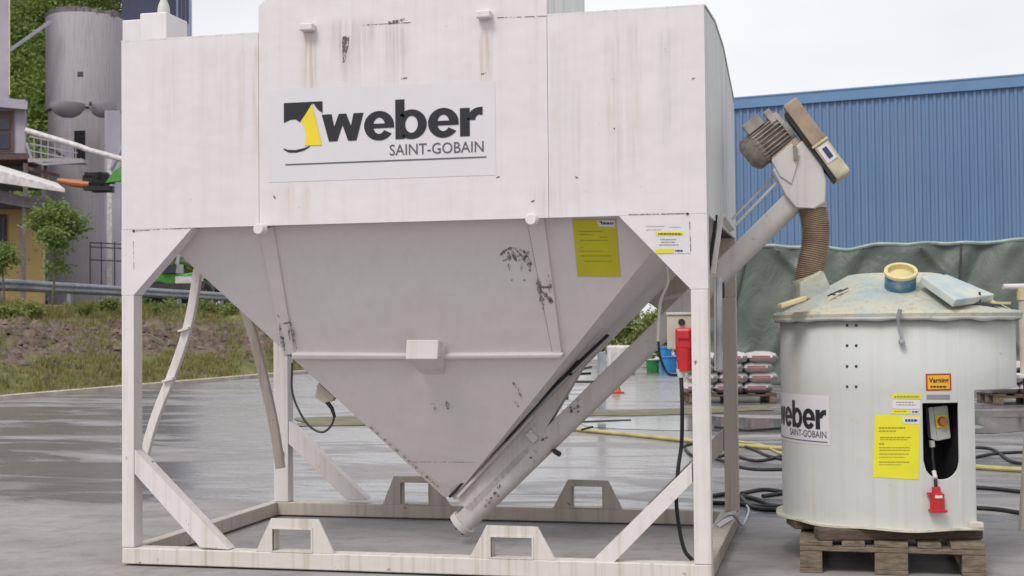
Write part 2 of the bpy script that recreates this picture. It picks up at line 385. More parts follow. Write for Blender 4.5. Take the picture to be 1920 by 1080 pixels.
kb = MB(); n = 60
for i in range(n):
    p = A0+(A1-A0)*(S0+(S1-S0)*i/n); q = A0+(A1-A0)*(S0+(S1-S0)*(i+1)/n); 
    kb.obox((p+q)/2+V((0, 0, .03)), (q-p)/2*.999, dn*.13, V((0, 0, .045)))
tag(kb.build('kerb', M['kerb']), kind='structure')
# grass on the bank
mb = MB()
def blade(mb, p, h, wd):
    a = random.uniform(0, 6.28); ln = V((math.cos(a), math.sin(a), 0)); b = p+V((random.uniform(-.4, .4)*h, random.uniform(-.4, .4)*h, h))
    mb.add([p-ln*wd, p+ln*wd, b], [(0, 1, 2)])
for i in range(52000):
    s = random.uniform(-.35, 1.5) if i % 5 else random.uniform(1.5, 3.6); t = random.random()
    cl = noise.noise(V((s*9, t*3.5, 2.2)))
    dens = (.75 if t < .20 else 0) + (.7 if t > .68 else 0) + (.08 if .20 <= t <= .68 else 0)
    if random.random() > dens+cl*1.5: continue
    p = bankpt(s, t); 
    for q in range(2): blade(mb, p+V((random.uniform(-.1, .1), random.uniform(-.1, .1), -.02)), random.uniform(.06, .20)*(1.3 if t > .7 else .8), random.uniform(.012, .03))
tag(mb.build('bank_grass', M['grass']), 'tufted green and yellow grass growing on the earth bank', 'grass', kind='stuff')
# clods and stones
mb = MB()
for i in range(2400):
    s = random.uniform(-.3, 1.5); t = random.gauss(.44, .16)
    p = bankpt(s, max(.05, min(.9, t))); r = .025+.13*random.random()**3
    vs = []
    for zf, n_ in ((-.3, 5), (.55, 4)):
        for j in range(5): a = j*1.257+random.uniform(-.3, .3); rr = r*random.uniform(.7, 1.2)*(1 if zf < 0 else .55); vs.append(p+V((math.cos(a)*rr, math.sin(a)*rr, zf*r)))
    mb.hexa(vs[:5], vs[5:])
k = N('clod'); M['clod'] = k.done(k.ramp(k.noise(sc=1.1, detail=4), .3, .7, (.07, .048, .038), (.26, .195, .155)), .95)
tag(mb.build('clods_of_earth', M['clod']), 'brown clods and stones lying over the middle of the earth bank', 'earth', kind='stuff')

# foliage
def leaves(mb, c, rx, rz, n, size, seed=0, clumps=14):
    rnd = random.Random(seed); cl = []
    for i in range(clumps):
        a = rnd.uniform(0, 6.28); u = rnd.uniform(-1, 1); rr = rnd.random()**.45
        cl.append(V((math.cos(a)*math.sqrt(1-u*u)*rx*rr*.8, math.sin(a)*math.sqrt(1-u*u)*rx*rr*.8, u*rz*rr*.85)))
    for i in range(n):
        k_ = rnd.choice(cl); s = rx*.33
        p = V(c)+k_+V((rnd.gauss(0, s*.6), rnd.gauss(0, s*.6), rnd.gauss(0, s*.5)))
        d1 = V((rnd.gauss(0, 1), rnd.gauss(0, 1), rnd.gauss(0, .6))).normalized(); d2 = d1.cross(V((rnd.gauss(0, 1), rnd.gauss(0, 1), rnd.gauss(0, 1)))).normalized()
        a = size*rnd.uniform(.6, 1.3)
        mb.add([p-d1*a, p-d2*a*.55, p+d1*a, p+d2*a*.55], [(0, 1, 2, 3)])
    return cl
def tree(name, base, cc, rx, rz, n, size, label, cat, mat, seed, tr=.03, group=None):
    t = empty(name, base, label, cat, group); mb = MB(); cl = leaves(mb, cc, rx, rz, n, size, seed)
    mb.build('crown', mat, t)
    mb = MB(); cc = V(cc); mb.tube([base, V(base).lerp(cc, .5)+V((.03, 0, 0)), cc], [tr, tr*.8, tr*.5], 7)
    for q in cl[:9]: mb.tube([V(base).lerp(cc, .75), cc+q*.5, cc+q], [tr*.5, tr*.35, tr*.15], 5)
    mb.build('trunk', M['trunk'], t, smooth=True); return t
def bankat(px, depthmid):                         # point on the bank nearest along a pixel column at a given t
    best = None
    for i in range(-100, 400):
        p = bankpt(i/100, depthmid); v = p-CAM; x = 960+F*v.dot(cr)/v.dot(fw)
        if best is None or abs(x-px) < best[0]: best = (abs(x-px), p)
    return best[1]
bp = bankat(97, .84); dz = (bp-CAM).dot(fw)
tree('sapling', bp, C(104, 440, dz), .86, 1.15, 4600, .058, 'slender young tree with a green crown before the yellow house', 'tree', M['leaf'], 3, .035)
bp = bankat(5, .84)
tree('sapling', bp, C(2, 488, (bp-CAM).dot(fw)), .52, .55, 1300, .05, 'low bushy young tree cut by the left edge of the photo', 'tree', M['leaf'], 5, .03)
for i, (px, t, r, lb) in enumerate(((50, .78, .5, 'leafy green bush on the bank left of the sapling stem'), (150, .8, .45, 'leafy bush on the bank right of the sapling stem'), (205, .82, .4, 'small bush under the guard rail beside the silo leg'),
        (310, .8, .6, 'pale green bush seen just right of the silo leg'), (390, .82, .55, 'bush on the bank behind the upper pale strut'), (435, .78, .5, 'bush on the bank at the slanting hopper edge'), (20, .72, .4, 'low bush at the left edge under the guard rail'))):
    p = bankat(px, t); b = empty('bush', p, lb, 'bush', 'bushes along the top of the bank'); mb = MB()
    leaves(mb, p+V((0, 0, r*.5)), r, r*.45, 900, .045, 20+i, 9); mb.build('leaves', M['leafbush'], b)
    mb = MB()
    for j in range(5): mb.tube([p-V((0, 0, .05)), p+V((random.uniform(-.6, .6)*r, random.uniform(-.6, .6)*r, r*.8))], [.012, .004], 4)
    mb.build('stems', M['trunk'], b)
for i, px in enumerate((1130, 1175, 1215, 1250)):
    p = C(px, 640, 46-i*1.2); p.z = 0
    t = empty('bush', p, ['round bush behind the gap between hopper and screw tube, farthest left', 'yellow green bush behind the screw tube', 'dull green bush above the buckets', 'bush hidden mostly by the white control box'][i], 'bush', 'bushes beyond the yard'); mb = MB()
    leaves(mb, p+V((0, 0, 1.0)), .85, .85, 1700, .07, 40+i); mb.build('leaves', M['leafbush'], t)
    mb = MB()
    for j in range(5): mb.tube([p, p+V((random.uniform(-.5, .5), random.uniform(-.5, .5), 1.0))], [.02, .006], 4)
    mb.build('stems', M['trunk'], t)

# guard rail
gr_ = empty('guard_rail', bankpt(0, 1), 'long grey steel guard rail along the top of the bank', 'guard rail')
rp0 = C(0, 522, 37.2); rp1 = C(400, 547, 52.0); rd = (rp1-rp0); L = rd.length; rd.z = 0; rd.normalize(); z1 = 2.58
rn = V((rd.y, -rd.x, 0)); 
if rn.dot(fw) > 0: rn = -rn
prof = [(0, 0), (.035, -.02), (.08, -.07), (.08, -.10), (.035, -.14), (.035, -.17), (.08, -.21), (.08, -.24), (.035, -.29), (0, -.31)]
seg = 4.0; r00 = V((rp0.x, rp0.y, z1))
rail0 = None
for i in range(-4, 12):
    a = r00+rd*(i*seg)
    mb = MB(); vs = [a+rn*u+V((0, 0, v)) for u, v in prof]+[a+rd*(seg-.02)+rn*u+V((0, 0, v)) for u, v in prof]
    mb.add(vs, [(j, j+1, j+1+len(prof), j+len(prof)) for j in range(len(prof)-1)]); o = mb.build('rail_beam', M['rail'], gr_, smooth=True)
    o.modifiers.new('solid', 'SOLIDIFY').thickness = .012
    p = a-rn*.06; MB().box((p.x-.06, p.y-.06, zt-.2), (p.x+.06, p.y+.06, z1+.02)).build('post', M['rail'], gr_)

# ------------------------------------------------------------------ yellow house
hx0 = V((cr.x, cr.y, 0))
def quadbox(mb, px0, px1, ytop, zbot, depth, back):        # wall slab facing the camera, top from pixel, bottom at height
    a = C(px0, ytop, depth); b = C(px1, ytop, depth); bd = C(px1+ (40 if px1 < 960 else 0), ytop, depth)-CAM; bd = (bd - hx0*.0); n_ = V((bd.x, bd.y, 0)).normalized()*back; zt_ = max(a.z, b.z)
    pts = [V((a.x, a.y, zbot)), V((b.x, b.y, zbot)), V((b.x, b.y, zt_)), V((a.x, a.y, zt_))]
    mb.hexa(pts, [p+n_ for p in pts]); return mb
hy = empty('yellow_house', G(0, 640), 'yellow rendered house with a brown window at the left edge behind the guard rail', 'house')
d = 47
quadbox(MB(), -330, 80, 392, zt-.1, d, 7).build('wall', M['wall_yellow'], hy)
quadbox(MB(), -345, 92, 372, C(0, 392, d).z, d-.4, 7.8).build('roof', M['roofgrey'], hy)
f = quadbox(MB(), -40, 13, 402, C(0, 462, d).z, d-.06, .05).build('window', M['brownwood'], hy)
quadbox(MB(), -37, 8, 408, C(0, 455, d).z, d-.10, .03).build('pane', M['glass'], f)
quadbox(MB(), 37, 39, 420, zt, d-.03, .02).build('downpipe', M['wall_lilac'], hy)
aw = empty('canopy_roof', C(0, 340, 45), 'white sloping sheet canopy above the yellow house', 'canopy')
a, b, c_, e = C(-200, 255, 44), C(128, 358, 44), C(110, 350, 48), C(-200, 262, 48)
a, b, c_, e = C(-200, 262, 44), C(122, 354, 44), C(108, 343, 46), C(-200, 248, 46)
MB().hexa([a, b, c_, e], [a-V((0, 0, .9)), b-V((0, 0, .12)), c_-V((0, 0, .12)), e-V((0, 0, .9))]).build('roof_sheet', M['whitepaint'], aw, bevel=.02)
MB().hexa([C(-200, 345, 44.5), C(84, 395, 44.5), C(84, 380, 44.5), C(-200, 300, 44.5)], [p+(p-CAM).normalized()*2.5 for p in (C(-200, 345, 44.5), C(84, 395, 44.5), C(84, 380, 44.5), C(-200, 300, 44.5))]).build('soffit', M['roofgrey'], aw)
mb = MB()
for px in (-100, 45): mb.bar(C(px, 560, 44.6), C(px, 370, 44.6), .12, .12)
mb.build('support_post', M['roofgrey'], aw)
# low plant room in front of the concrete tower
# ------------------------------------------------------------------ lilac building and its tower
lb = empty('lilac_building', C(10, 400, 56), 'lilac grey building with a square window at the upper left edge', 'building')
quadbox(MB(), -300, 47, 190, C(0, 288, 56).z, 56, 6).build('wall', M['wall_lilac'], lb)
a = [C(-300, 130, 55.5), C(51, 190, 55.5), C(51, 205, 55.5), C(-300, 175, 55.5)]
MB().hexa(a, [p+(C(70, 190, 55.5)-CAM).normalized()*5*V((1,1,1)).length/1.732-V((0,0,.0)) for p in a]).build('roof', M['wall_lilac'], lb)
f = quadbox(MB(), -10, 25, 208, C(0, 285, 56).z, 55.9, .05).build('window', M['brownwood'], lb)
quadbox(MB(), -6, 18, 224, C(0, 244, 56).z, 55.84, .03).build('pane', M['glass'], f)
quadbox(MB(), -6, 18, 248, C(0, 280, 56).z, 55.84, .03).build('pane', M['glass'], f)
quadbox(MB(), -300, 70, 292, C(0, 306, 56).z, 54.8, 6).build('balcony_floor', M['brownwood'], lb)
mb = MB()
for px in (-60, 48, 82): mb.bar(C(px, 306, 55), C(px, 560, 55), .18, .18)
quadbox(mb, -300, 90, 306, C(0, 340, 56).z, 57, 3)
mb.build('undercroft', M['concrete_dark'], lb)
st = empty('square_tower', C(8, 500, 60), 'tall lilac grey tower cut by the upper left corner', 'tower')
quadbox(MB(), -110, 17, -160, zt, 61, 3).build('wall', M['wall_lilac'], st)
quadbox(MB(), 17, 19, -160, C(0, 180, 61).z, 60.9, .1).build('corner_trim', M['cream'], st)
MB().bar(C(17, 95, 60.8), C(95, 40, 62), .14, .14).build('stay_pipe', M['wall_lilac'], st)
# ------------------------------------------------------------------ concrete silo towers
ct = empty('concrete_tower', C(160, 560, 62), 'round grey concrete silo tower with a ring of hopper bottoms', 'silo tower')
dpt = 62; sc = dpt/F
cc = C(161, 300, dpt+2); R1 = 72*sc*1.03
zof = lambda py, dd=dpt: C(160, py, dd).z
base = V((cc.x, cc.y, 0))
MB().lathe(base, [(0.01, zof(17)), (R1*.985, zof(17)), (R1, zof(20)), (R1, zof(197)), (.01, zof(200))], 48).build('drum', M['concrete'], ct, smooth=True)
MB().lathe(base, [(R1*.94, zt-.2), (R1*.94, zof(200)-.003)], 48).build('shaft', M['concrete'], ct, smooth=True)
mb = MB()
for px, rr in ((127, 32), (192, 25)):                       # round hopper bottoms hanging under the drum
    c0 = C(px, 196, dpt-R1*.72); mb.lathe(V((c0.x, c0.y, 0)), [(rr*sc, c0.z+.02), (rr*sc*.93, c0.z-.18), (rr*sc*.7, c0.z-.42), (rr*sc*.35, c0.z-.56), (.01, c0.z-.6)], 24)
mb.build('hopper_bottom', M['concrete'], ct, smooth=True)
f = quadbox(MB(), 139, 160, 245, C(0, 302, dpt-R1).z, dpt-R1+.15, .2).build('doorway', M['hole'], ct)
mb = MB()
for i in range(7): a = random.uniform(0, 3.14); 
MB().bar(C(205, 290, 58), C(205, 560, 58), .2, .2).build('down_pipe', M['whitepaint'], ct)
mb = MB()
for py in (455, 463, 487): mb.bar(C(168, py, 57.5), C(232, py+3, 57.5), .05, .05)
for px in (169, 190, 215): mb.bar(C(px, 453, 57.5), C(px, 540, 57.5), .05, .05)
mb.build('railing', M['dark'], ct)
mb = MB()
for p_, q_ in (((122, 225), (122, 300)), ((132, 225), (132, 300))): mb.bar(C(*p_, 58.7), C(*q_, 58.7), .05, .05)
for i in range(10): mb.bar(C(122, 228+i*7.5, 58.7), C(132, 228+i*7.5, 58.7), .03, .03)
mb.build('ladder', M['wall_lilac'], ct)
mb = MB()
quadbox(mb, 145, 156, 142, C(0, 150, dpt).z, dpt-R1-.02, .3); quadbox(mb, 167, 172, 196, C(0, 208, dpt).z, dpt-R1*.98-.5, .4)
mb.build('bracket', M['dark'], ct)
mb = MB(); quadbox(mb, 196, 226, 207, zt, 60, .3); mb.build('side_column', M['wall_lilac'], ct)
mb = MB()
for i in range(36):
    a = random.uniform(math.pi, 2*math.pi); p = base+V((math.cos(a)*R1*.8, math.sin(a)*R1*.8, zof(14)))
    mb.obox(p, V((random.uniform(.1, .4), 0, 0)), V((0, .2, 0)), V((0, 0, random.uniform(.05, .25))))
mb.build('roof_clutter', M['concrete_dark'], ct)
# walkway and conveyor pipe
wk = empty('gantry_walkway', C(100, 300, 54), 'steel gantry with white handrails in front of the concrete tower', 'walkway')
MB().bar(C(60, 303, 54), C(160, 303, 54), .9, .14).build('deck', M['concrete'], wk)
mb = MB()
for py in (262, 275, 288): mb.bar(C(56, py-6, 53.6), C(145, py+12, 53.6), .05, .05)
mb.bar(C(50, 268, 53.6), C(60, 300, 53.6), .10, .10); mb.bar(C(60, 300, 53.6), C(82, 308, 53.6), .10, .10); mb.bar(C(82, 308, 53.6), C(158, 303, 53.6), .10, .10)
for i in range(7): mb.bar(C(64+i*13, 258+i*2, 53.6), C(64+i*13, 303, 53.6), .04, .04)
mb.build('handrail', M['wall_lilac'], wk)
mb = MB(); mb.bar(C(70, 260, 53.9), C(130, 302, 53.9), .12, .12); mb.bar(C(85, 302, 53.9), C(85, 350, 53.9), .12, .12); mb.bar(C(50, 315, 53.9), C(110, 330, 53.9), .14, .14); mb.build('brace', M['brownwood'], wk)
pp = MB().tube([C(48, 244, 52.5), C(150, 275, 52.5), C(168, 282, 52.5), C(245, 303, 52.5)], .11, 10).build('conveyor_pipe', M['whitepaint'], smooth=True)
tag(pp, 'long white pipe slanting down across the concrete tower', 'pipe')
pp = MB().tube([C(250, 235, 53), C(208, 320, 53)], .08, 8).build('thin_pipe', M['wall_lilac'], smooth=True); tag(pp, 'thin pale pipe leaning behind the white silo corner', 'pipe')
# dark blue building behind
db = empty('dark_blue_building', C(290, 500, 85), 'dark blue clad building rising behind the roof of the white silo', 'building')
quadbox(MB(), 228, 330, -120, zt, 85, 8).build('wall', M['darkblue'], db)
quadbox(MB(), 330, 356, -120, zt, 84.5, 8).build('side_bay', M['steelblue'], db)
for i in range(3): quadbox(MB(), 334+i*7, 339+i*7, -60, C(0, 44, 84).z, 84.4, .05).build('pane', M['darkblue'], db)
# hill and forest
hl = grid(lambda u, v: V((-140+u*135, 95+v*120, zt-.5+ (v*60)*(1-.4*u)+noise.noise(V((u*6, v*6, 0)))*5*min(1, v*6))), 40, 20)
cx_ = C(50, 300, 110)
hl = MB(); vs = []
for i in range(31):
    for j in range(13):
        px = -700+i*32; dd = 78+j*9; p = C(px, 500, dd); p.z = zt-.4+j*j*.35*max(.1, min(1, (330-px)/120)) if j else zt-.6
        vs.append(p)
hl.add(vs, [(i*13+j, (i+1)*13+j, (i+1)*13+j+1, i*13+j+1) for i in range(30) for j in range(12)])
tag(hl.build('wooded_hill', M['hill'], smooth=True, sharp=180), kind='structure')
mb = MB(); rnd = random.Random(4)
for i in range(230):
    px = rnd.uniform(-500, 215); j = rnd.uniform(.5, 12); dd = 78+j*9; p = C(px, 500, dd); p.z = zt-.4+j*j*.35*max(.1, min(1, (330-px)/120))
    leaves(mb, p+V((0, 0, rnd.uniform(1.5, 3.5))), rnd.uniform(1.8, 3), rnd.uniform(2, 4), 330, .22, i, 10)
for i in range(210):
    px = rnd.uniform(-10, 240); j = rnd.uniform(.3, 12); dd = 78+j*9; p = C(px, 500, dd); p.z = zt-.4+j*j*.35*max(.1, min(1, (330-px)/120))
    leaves(mb, p+V((0, 0, rnd.uniform(1, 4.5))), rnd.uniform(2, 3), rnd.uniform(2, 4), 260, .30, 300+i, 9)
for i in range(26):
    px = rnd.uniform(240, 520); p = C(px, 500, rnd.uniform(76, 84)); p.z = zt
    leaves(mb, p+V((0, 0, 2)), 1.9, 2.2, 300, .16, 600+i, 9)
tag(mb.build('forest', M['forest']), 'green wood covering the hillside behind the concrete tower', 'forest', kind='stuff')
# green crane machine
cr_ = empty('crane_truck', C(330, 600, 54), 'bright green crane truck parked behind the guard rail, seen past the silo leg', 'crane truck')
dd = 53
MB().obox(C(330, 541, dd), cr*1.25, V((0, 0, .18)), V((fw.x, fw.y, 0))*.8).build('chassis', M['dark'], cr_)
o = MB().prism([C(282, 535, dd), C(286, 515, dd), C(298, 506, dd), C(313, 512, dd), C(340, 514, dd), C(366, 510, dd), C(372, 522, dd), C(335, 526, dd), C(332, 535, dd)], fw*1.4).build('body', M['machinegreen'], cr_, bevel=.04)
MB().obox(C(355, 530, dd), cr*.4, V((0, 0, .22)), V((fw.x, fw.y, 0))*.6).build('side_tank', M['whitepaint'], cr_)
MB().prism([C(303, 512, dd-.1), C(303, 498, dd-.1), C(330, 495, dd-.1), C(330, 512, dd-.1)], fw*1.2).build('cab', M['glass'], cr_)
for px in (297, 345, 380):
    c0 = C(px, 548, dd-.3); wh = MB().lathe(c0, [(.01, -.12), (.26, -.12), (.42, -.10), (.42, .12), (.2, .12), (.01, .12)], 20, axis=fw).build('wheel', M['black'], cr_, smooth=True)
    MB().lathe(c0-fw*.13, [(.01, -.03), (.16, -.02), (.2, .0)], 14, axis=fw).build('rim', M['orange'], wh, smooth=True)
MB().bar(C(330, 505, dd), C(336, 478, dd), .12, .12).build('mast', M['steel'], cr_)
bm_ = empty('crane_boom', C(200, 345, 50), 'green and orange crane boom with black hoses reaching past the concrete tower', 'crane boom')
MB().tube([C(108, 338, 50), C(135, 343, 50), C(168, 346, 50)], [.08, .14, .16], 10).build('orange_sleeve', M['orange'], bm_, smooth=True)
mb = MB(); rnd = random.Random(3)
for i in range(16):
    c0 = C(rnd.uniform(160, 205), rnd.uniform(328, 356), 50); mb.obox(c0, cr*rnd.uniform(.08, .3), cd*rnd.uniform(.06, .16), fw*.12)
mb.bar(C(158, 353, 50), C(210, 354, 50), .3, .16); mb.build('hydraulic_block', M['black'], bm_)
MB().hexa([C(197, 343, 49.8), C(232, 338, 49.8), C(232, 308, 49.8), C(212, 322, 49.8)], [p+fw*.3 for p in (C(197, 343, 49.8), C(232, 338, 49.8), C(232, 308, 49.8), C(212, 322, 49.8))]).build('arm', M['machinegreen'], bm_)

# ------------------------------------------------------------------ blue hall on the right
bh_ = empty('blue_hall', G(1640, 660), 'large hall clad in blue corrugated sheet behind the green tarpaulin', 'hall')
q0 = C(1380, 186, 43.0); q1 = C(1920, 143, 39.4); ex = (q1-q0); ztop = (q0.z+q1.z)/2; ex.z = 0; ex.normalize(); en = V((ex.y, -ex.x, 0))
if en.dot(fw) > 0: en = -en
q0 = V((q0.x, q0.y, 0)); per = .225; npan = 5; ztrim = ztop-.26
pm = MB(); pr = [(0, 0), (.10, 0), (.125, .045), (.195, .045), (.225, 0)]
pts = []
for i in range(npan):
    for u, v in pr[:-1]: pts.append((u+i*per, v))
pts.append((npan*per, 0))
vs = [ex*u+en*v for u, v in pts]+[ex*u+en*v+V((0, 0, ztrim)) for u, v in pts]; k_ = len(pts)
pm.add(vs, [(i, i+1, i+1+k_, i+k_) for i in range(k_-1)])
proto = pm.build('cladding_panel', M['cladding'])
for i in range(-1, 34):
    o = proto if i == -1 else proto.copy()
    if i > -1: col.objects.link(o)
    o.parent = bh_; o.matrix_parent_inverse = Matrix.Translation(-V(bh_.location)); o.location = q0+ex*(i*npan*per)
a = q0-ex*npan*per; b = q0+ex*34*npan*per
for nm, z0_, z1_, off, mt in (('flashing', ztrim-.05, ztop, .12, 'flashing'), ('roof_edge', ztop, ztop+.05, .14, 'flashing')):
    mb = MB(); pts = [a+en*off, b+en*off, b-en*.05, a-en*.05]
    mb.hexa([p+V((0, 0, z0_)) for p in pts], [p+V((0, 0, z1_-.003)) for p in pts]).build(nm, M[mt], bh_)
mb = MB(); pts = [a-en*.06, b-en*.06, b-en*14, a-en*14]
mb.hexa([p for p in pts], [p+V((0, 0, ztop-.05)) for p in pts]).build('inner_wall', M['cladding'], bh_)
# tarpaulin covered stack
tp = empty('tarpaulin_stack', G(1640, 718), 'long stack covered by a creased green tarpaulin before the blue hall', 'tarpaulin')
t0 = G(1300, 722); t1 = G(2150, 722); tv = (t1-t0); tl = tv.length; tv.normalize(); tn = V((tv.y, -tv.x, 0))
if tn.dot(fw) > 0: tn = -tn
th = C(1500, 464, (t0-CAM).dot(fw)).z
def tarpf(u, v):
    x = u*tl; 
    if v < .55: h = v/.55; dpt_ = -h*.25
    else: h = 1; dpt_ = -.25-(v-.55)/.45*3.0
    edge = .10*noise.noise(V((x*.55, 0, 0)))+.05*noise.noise(V((x*1.9, 0, 4)))
    z = h*(th+edge)
    fold = .16*noise.noise(V((x*.9+z*.5, z*.5, 1)))+.09*noise.noise(V((x*2.6-z*1.4, z*.8, 5)))
    cr1 = abs(((x*1.0+z*.9) % 2.6)-1.3)/1.3; fold += .11*max(0, 1-cr1*7)-.07*max(0, 1-abs(((x*1.3-z*.55) % 3.7)-1.8)*4)
    if v > .55: z += .08*noise.noise(V((x, v*6, 9)))
    r = math.exp(-((1-h)*th/.12)**2)*0
    return t0+tv*x+tn*(dpt_+fold*(1 if v < .55 else .4)+.1)+V((0, 0, z))
o = grid(tarpf, 320, 60).build('cover', M['tarp'], tp, smooth=True, sharp=60); o.modifiers.new('solid', 'SOLIDIFY').thickness = .01
mb = MB(); mb.tube([tarpf(i/160, .55)+V((0, 0, .01)) for i in range(161)], .035, 6); mb.build('hem', M['tarpedge'], tp, smooth=True)
for px, bt in ((1425, 640), (1660, 560), (1835, 560)):
    pt = [P_ for P_ in ()]
for (u0, u1) in ((.06, .135), (.60, .615)):
    MB().tube([tarpf(u0+(u1-u0)*i/14, .54*(i/14)+.01)+tn*.02 for i in range(15)], .018, 5).build('lashing', M['dark'], tp, smooth=True)

# ------------------------------------------------------------------ bags on pallets
def pallet(name, c, ux, uy, w_, l_, label, group, mats=('wood', 'wood')):
    """EUR pallet: 5 deck boards along l_ (uy), 3 cross boards, 9 blocks, 3 bottom boards"""
    t = empty(name, c, label, 'pallet', group); c = V(c); ux = V(ux); uy = V(uy); Z = V((0, 0, 1))
    ws = [.145, .1, .145, .1, .145]; x = -w_/2; gap = (w_-sum(ws))/4
    for i, b in enumerate(ws):
        MB().obox(c+ux*(x+b/2)+Z*.133, ux*b/2, uy*l_/2, Z*.011).build('deck_board', M[mats[0]], t, bevel=.003); x += b+gap
    for s in (-1, 0, 1):
        MB().obox(c+uy*(s*(l_/2-.0725))+Z*.1105, ux*w_/2*.998, uy*.0725*.998, Z*.011).build('cross_board', M[mats[0]], t, bevel=.003)
        for q in (-1, 0, 1):
            bw = .05 if q else .0725
            MB().obox(c+uy*(s*(l_/2-.0725))+ux*(q*(w_/2-bw))+Z*.0605, ux*bw*.985, uy*.07, Z*.0385).build('block', M[mats[1]], t, bevel=.003)
    for q in (-1, 0, 1):
        bw = .05 if q else .0725
        MB().obox(c+ux*(q*(w_/2-bw))+Z*.011, ux*bw, uy*l_/2*.997, Z*.0105).build('bottom_board', M[mats[0]], t, bevel=.003)
    return t
hx = V((cr.x, cr.y, 0)).normalized(); hy_ = V((fw.x, fw.y, 0)).normalized()
def bagmesh(cx_, lx, ly, lz, seed):
    mb = MB(); n1_, n2_ = 14, 8; vs = []; rnd = random.Random(seed)
    for sgn in (1, -1):
        for i in range(n1_+1):
            for j in range(n2_+1):
                u = i/n1_*2-1; v = j/n2_*2-1; hgt = (1-abs(u)**5)*(1-abs(v)**4); hgt = hgt**.5
                z = sgn*hgt*lz/2*(1+.12*noise.noise(V((u*2.5+seed, v*2.5, sgn))))
                vs.append(V(cx_)+hx*u*lx/2*(1-.04*abs(v)**3)+hy_*v*ly/2+V((0, 0, z)))
    K = (n1_+1)*(n2_+1); fs = []
    for s_ in (0, 1):
        for i in range(n1_):
            for j in range(n2_):
                a = s_*K+i*(n2_+1)+j; fs.append((a, a+n2_+1, a+n2_+2, a+1))
    return mb.add(vs, fs)
def bags(cen, cols, rows, lx, label_of, group, red=True):
    for r in range(rows):
        for q in range(cols):
            o_ = cen+hx*((q-(cols-1)/2)*lx+(.04 if r % 2 else -.03))+V((0, 0, .144+.075+r*.145))
            b = bagmesh(o_, lx*1.02, .62, .165, r*7+q).build('bag', M['bag'], smooth=True, sharp=180); tag(b, label_of(r, q), 'bag', group)
            if red:
                mb = MB(); vs = []
                for i in range(9):
                    for j in (-1, 1):
                        vs.append(o_-hy_*(.318-.01*abs(j))+hx*((i/8-.5)*lx*.62-lx*.1)+V((0, 0, j*.028)))
                mb.add(vs, [(2*i, 2*i+2, 2*i+3, 2*i+1) for i in range(8)]); mb.build('red_print', M['bagred'], b)
                mb = MB(); vs = []
                for i in range(3): mb.obox(o_-hy_*.32+hx*(lx*.30+i*.022)+V((0, 0, .012)), hx*.008, hy_*.002, V((0, 0, .018)))
                mb.build('dark_print', M['ink_grey'], b)
cen = G(1376, 757); cen += hy_*.45
pallet('pallet', cen, hx, hy_, 1.25, .8, 'wooden pallet under the white bags with red print', 'pallets in the yard', ('beam', 'wood'))
rn_ = ['bottom', 'second', 'third', 'top']; cn_ = ['left', 'middle', 'right']
bags(cen, 3, 4, .43, lambda r, q: f'white bag with red print, {cn_[q]} one in the {rn_[r]} layer beside the mixer', 'white bags stacked on the pallet between silo and mixer')
cen2 = G(1960, 760)+hy_*.5
pallet('pallet', cen2, hx, hy_, 1.25, .8, 'wooden pallet under the pale bags at the right edge', 'pallets in the yard', ('beam', 'wood'))
bags(cen2, 3, 3, .43, lambda r, q: f'pale unprinted bag, {cn_[q]} one in the {["bottom", "middle", "top"][r]} layer at the right edge', 'pale bags at the right edge', False)

# ------------------------------------------------------------------ small things in the yard
def bucket(px, py, r, h, mat, lidmat, label):
    p = G(px, py); t = empty('bucket', p, label, 'bucket', 'buckets in the yard')
    MB().lathe(p, [(.01, 0), (r*.85, 0), (r*.97, h*.9), (r*1.05, h*.9), (r*1.05, h*.93), (r*.99, h*.97)], 24).build('body', mat, t, smooth=True)
    MB().lathe(p, [(r*1.08, h*.94), (r*1.08, h), (.01, h*1.01)], 24).build('lid', lidmat, t, smooth=True)
    mb = MB(); mb.tube([p+V((math.cos(a)*r*1.07, -.0, h*.9-math.sin(a)*r*.9)) - hy_*r*.5*math.sin(a) for a in [i*math.pi/10 for i in range(11)]], .006, 4); mb.build('handle', M['whitepaint'], t)
bucket(1224, 699, .17, .33, M['bucket_green'], M['whitepaint'], 'green bucket with a white lid beside the blue buckets')
bucket(1226, 697, .17, .33, M['bucket_green'], M['bucket_green'], 'green bucket standing behind the white lidded one') if False else None
bucket(1255, 699, .2, .40, M['bucket_blue'], M['bucket_blue'], 'blue bucket right of the green one, under the control box')
bucket(1248, 696, .17, .62, M['bucket_blue'], M['bucket_blue'], 'tall blue tub behind the blue bucket')
p = G(1155, 737); t = empty('traffic_cone', p, 'small red traffic cone standing on the yard behind the screw tube', 'traffic cone')
MB().obox(p+V((0, 0, .012)), hx*.13, hy_*.13, V((0, 0, .012))).build('base', M['red'], t, bevel=.005)
MB().lathe(p, [(.09, .024), (.05, .16), (.045, .18), (.02, .32), (.01, .32)], 20).build('cone', M['orange'], t, smooth=True)
MB().lathe(p, [(.066, .12), (.050, .18)], 20).build('stripe', M['whitepaint'], t, smooth=True)
t = empty('water_tank', G(1170, 702), 'white plastic tank with a purple cloth corner in the gap beside the screw tube', 'tank')
MB().obox(G(1165, 702)+V((0, 0, .35)), hx*.32, hy_*.3, V((0, 0, .33))).build('body', M['whitepaint'], t, bevel=.04)
MB().obox(G(1156, 702)-hy_*.31+V((0, 0, .5)), hx*.10, hy_*.02, V((0, 0, .14))).build('cloth', M['purple'], t, bevel=.02)
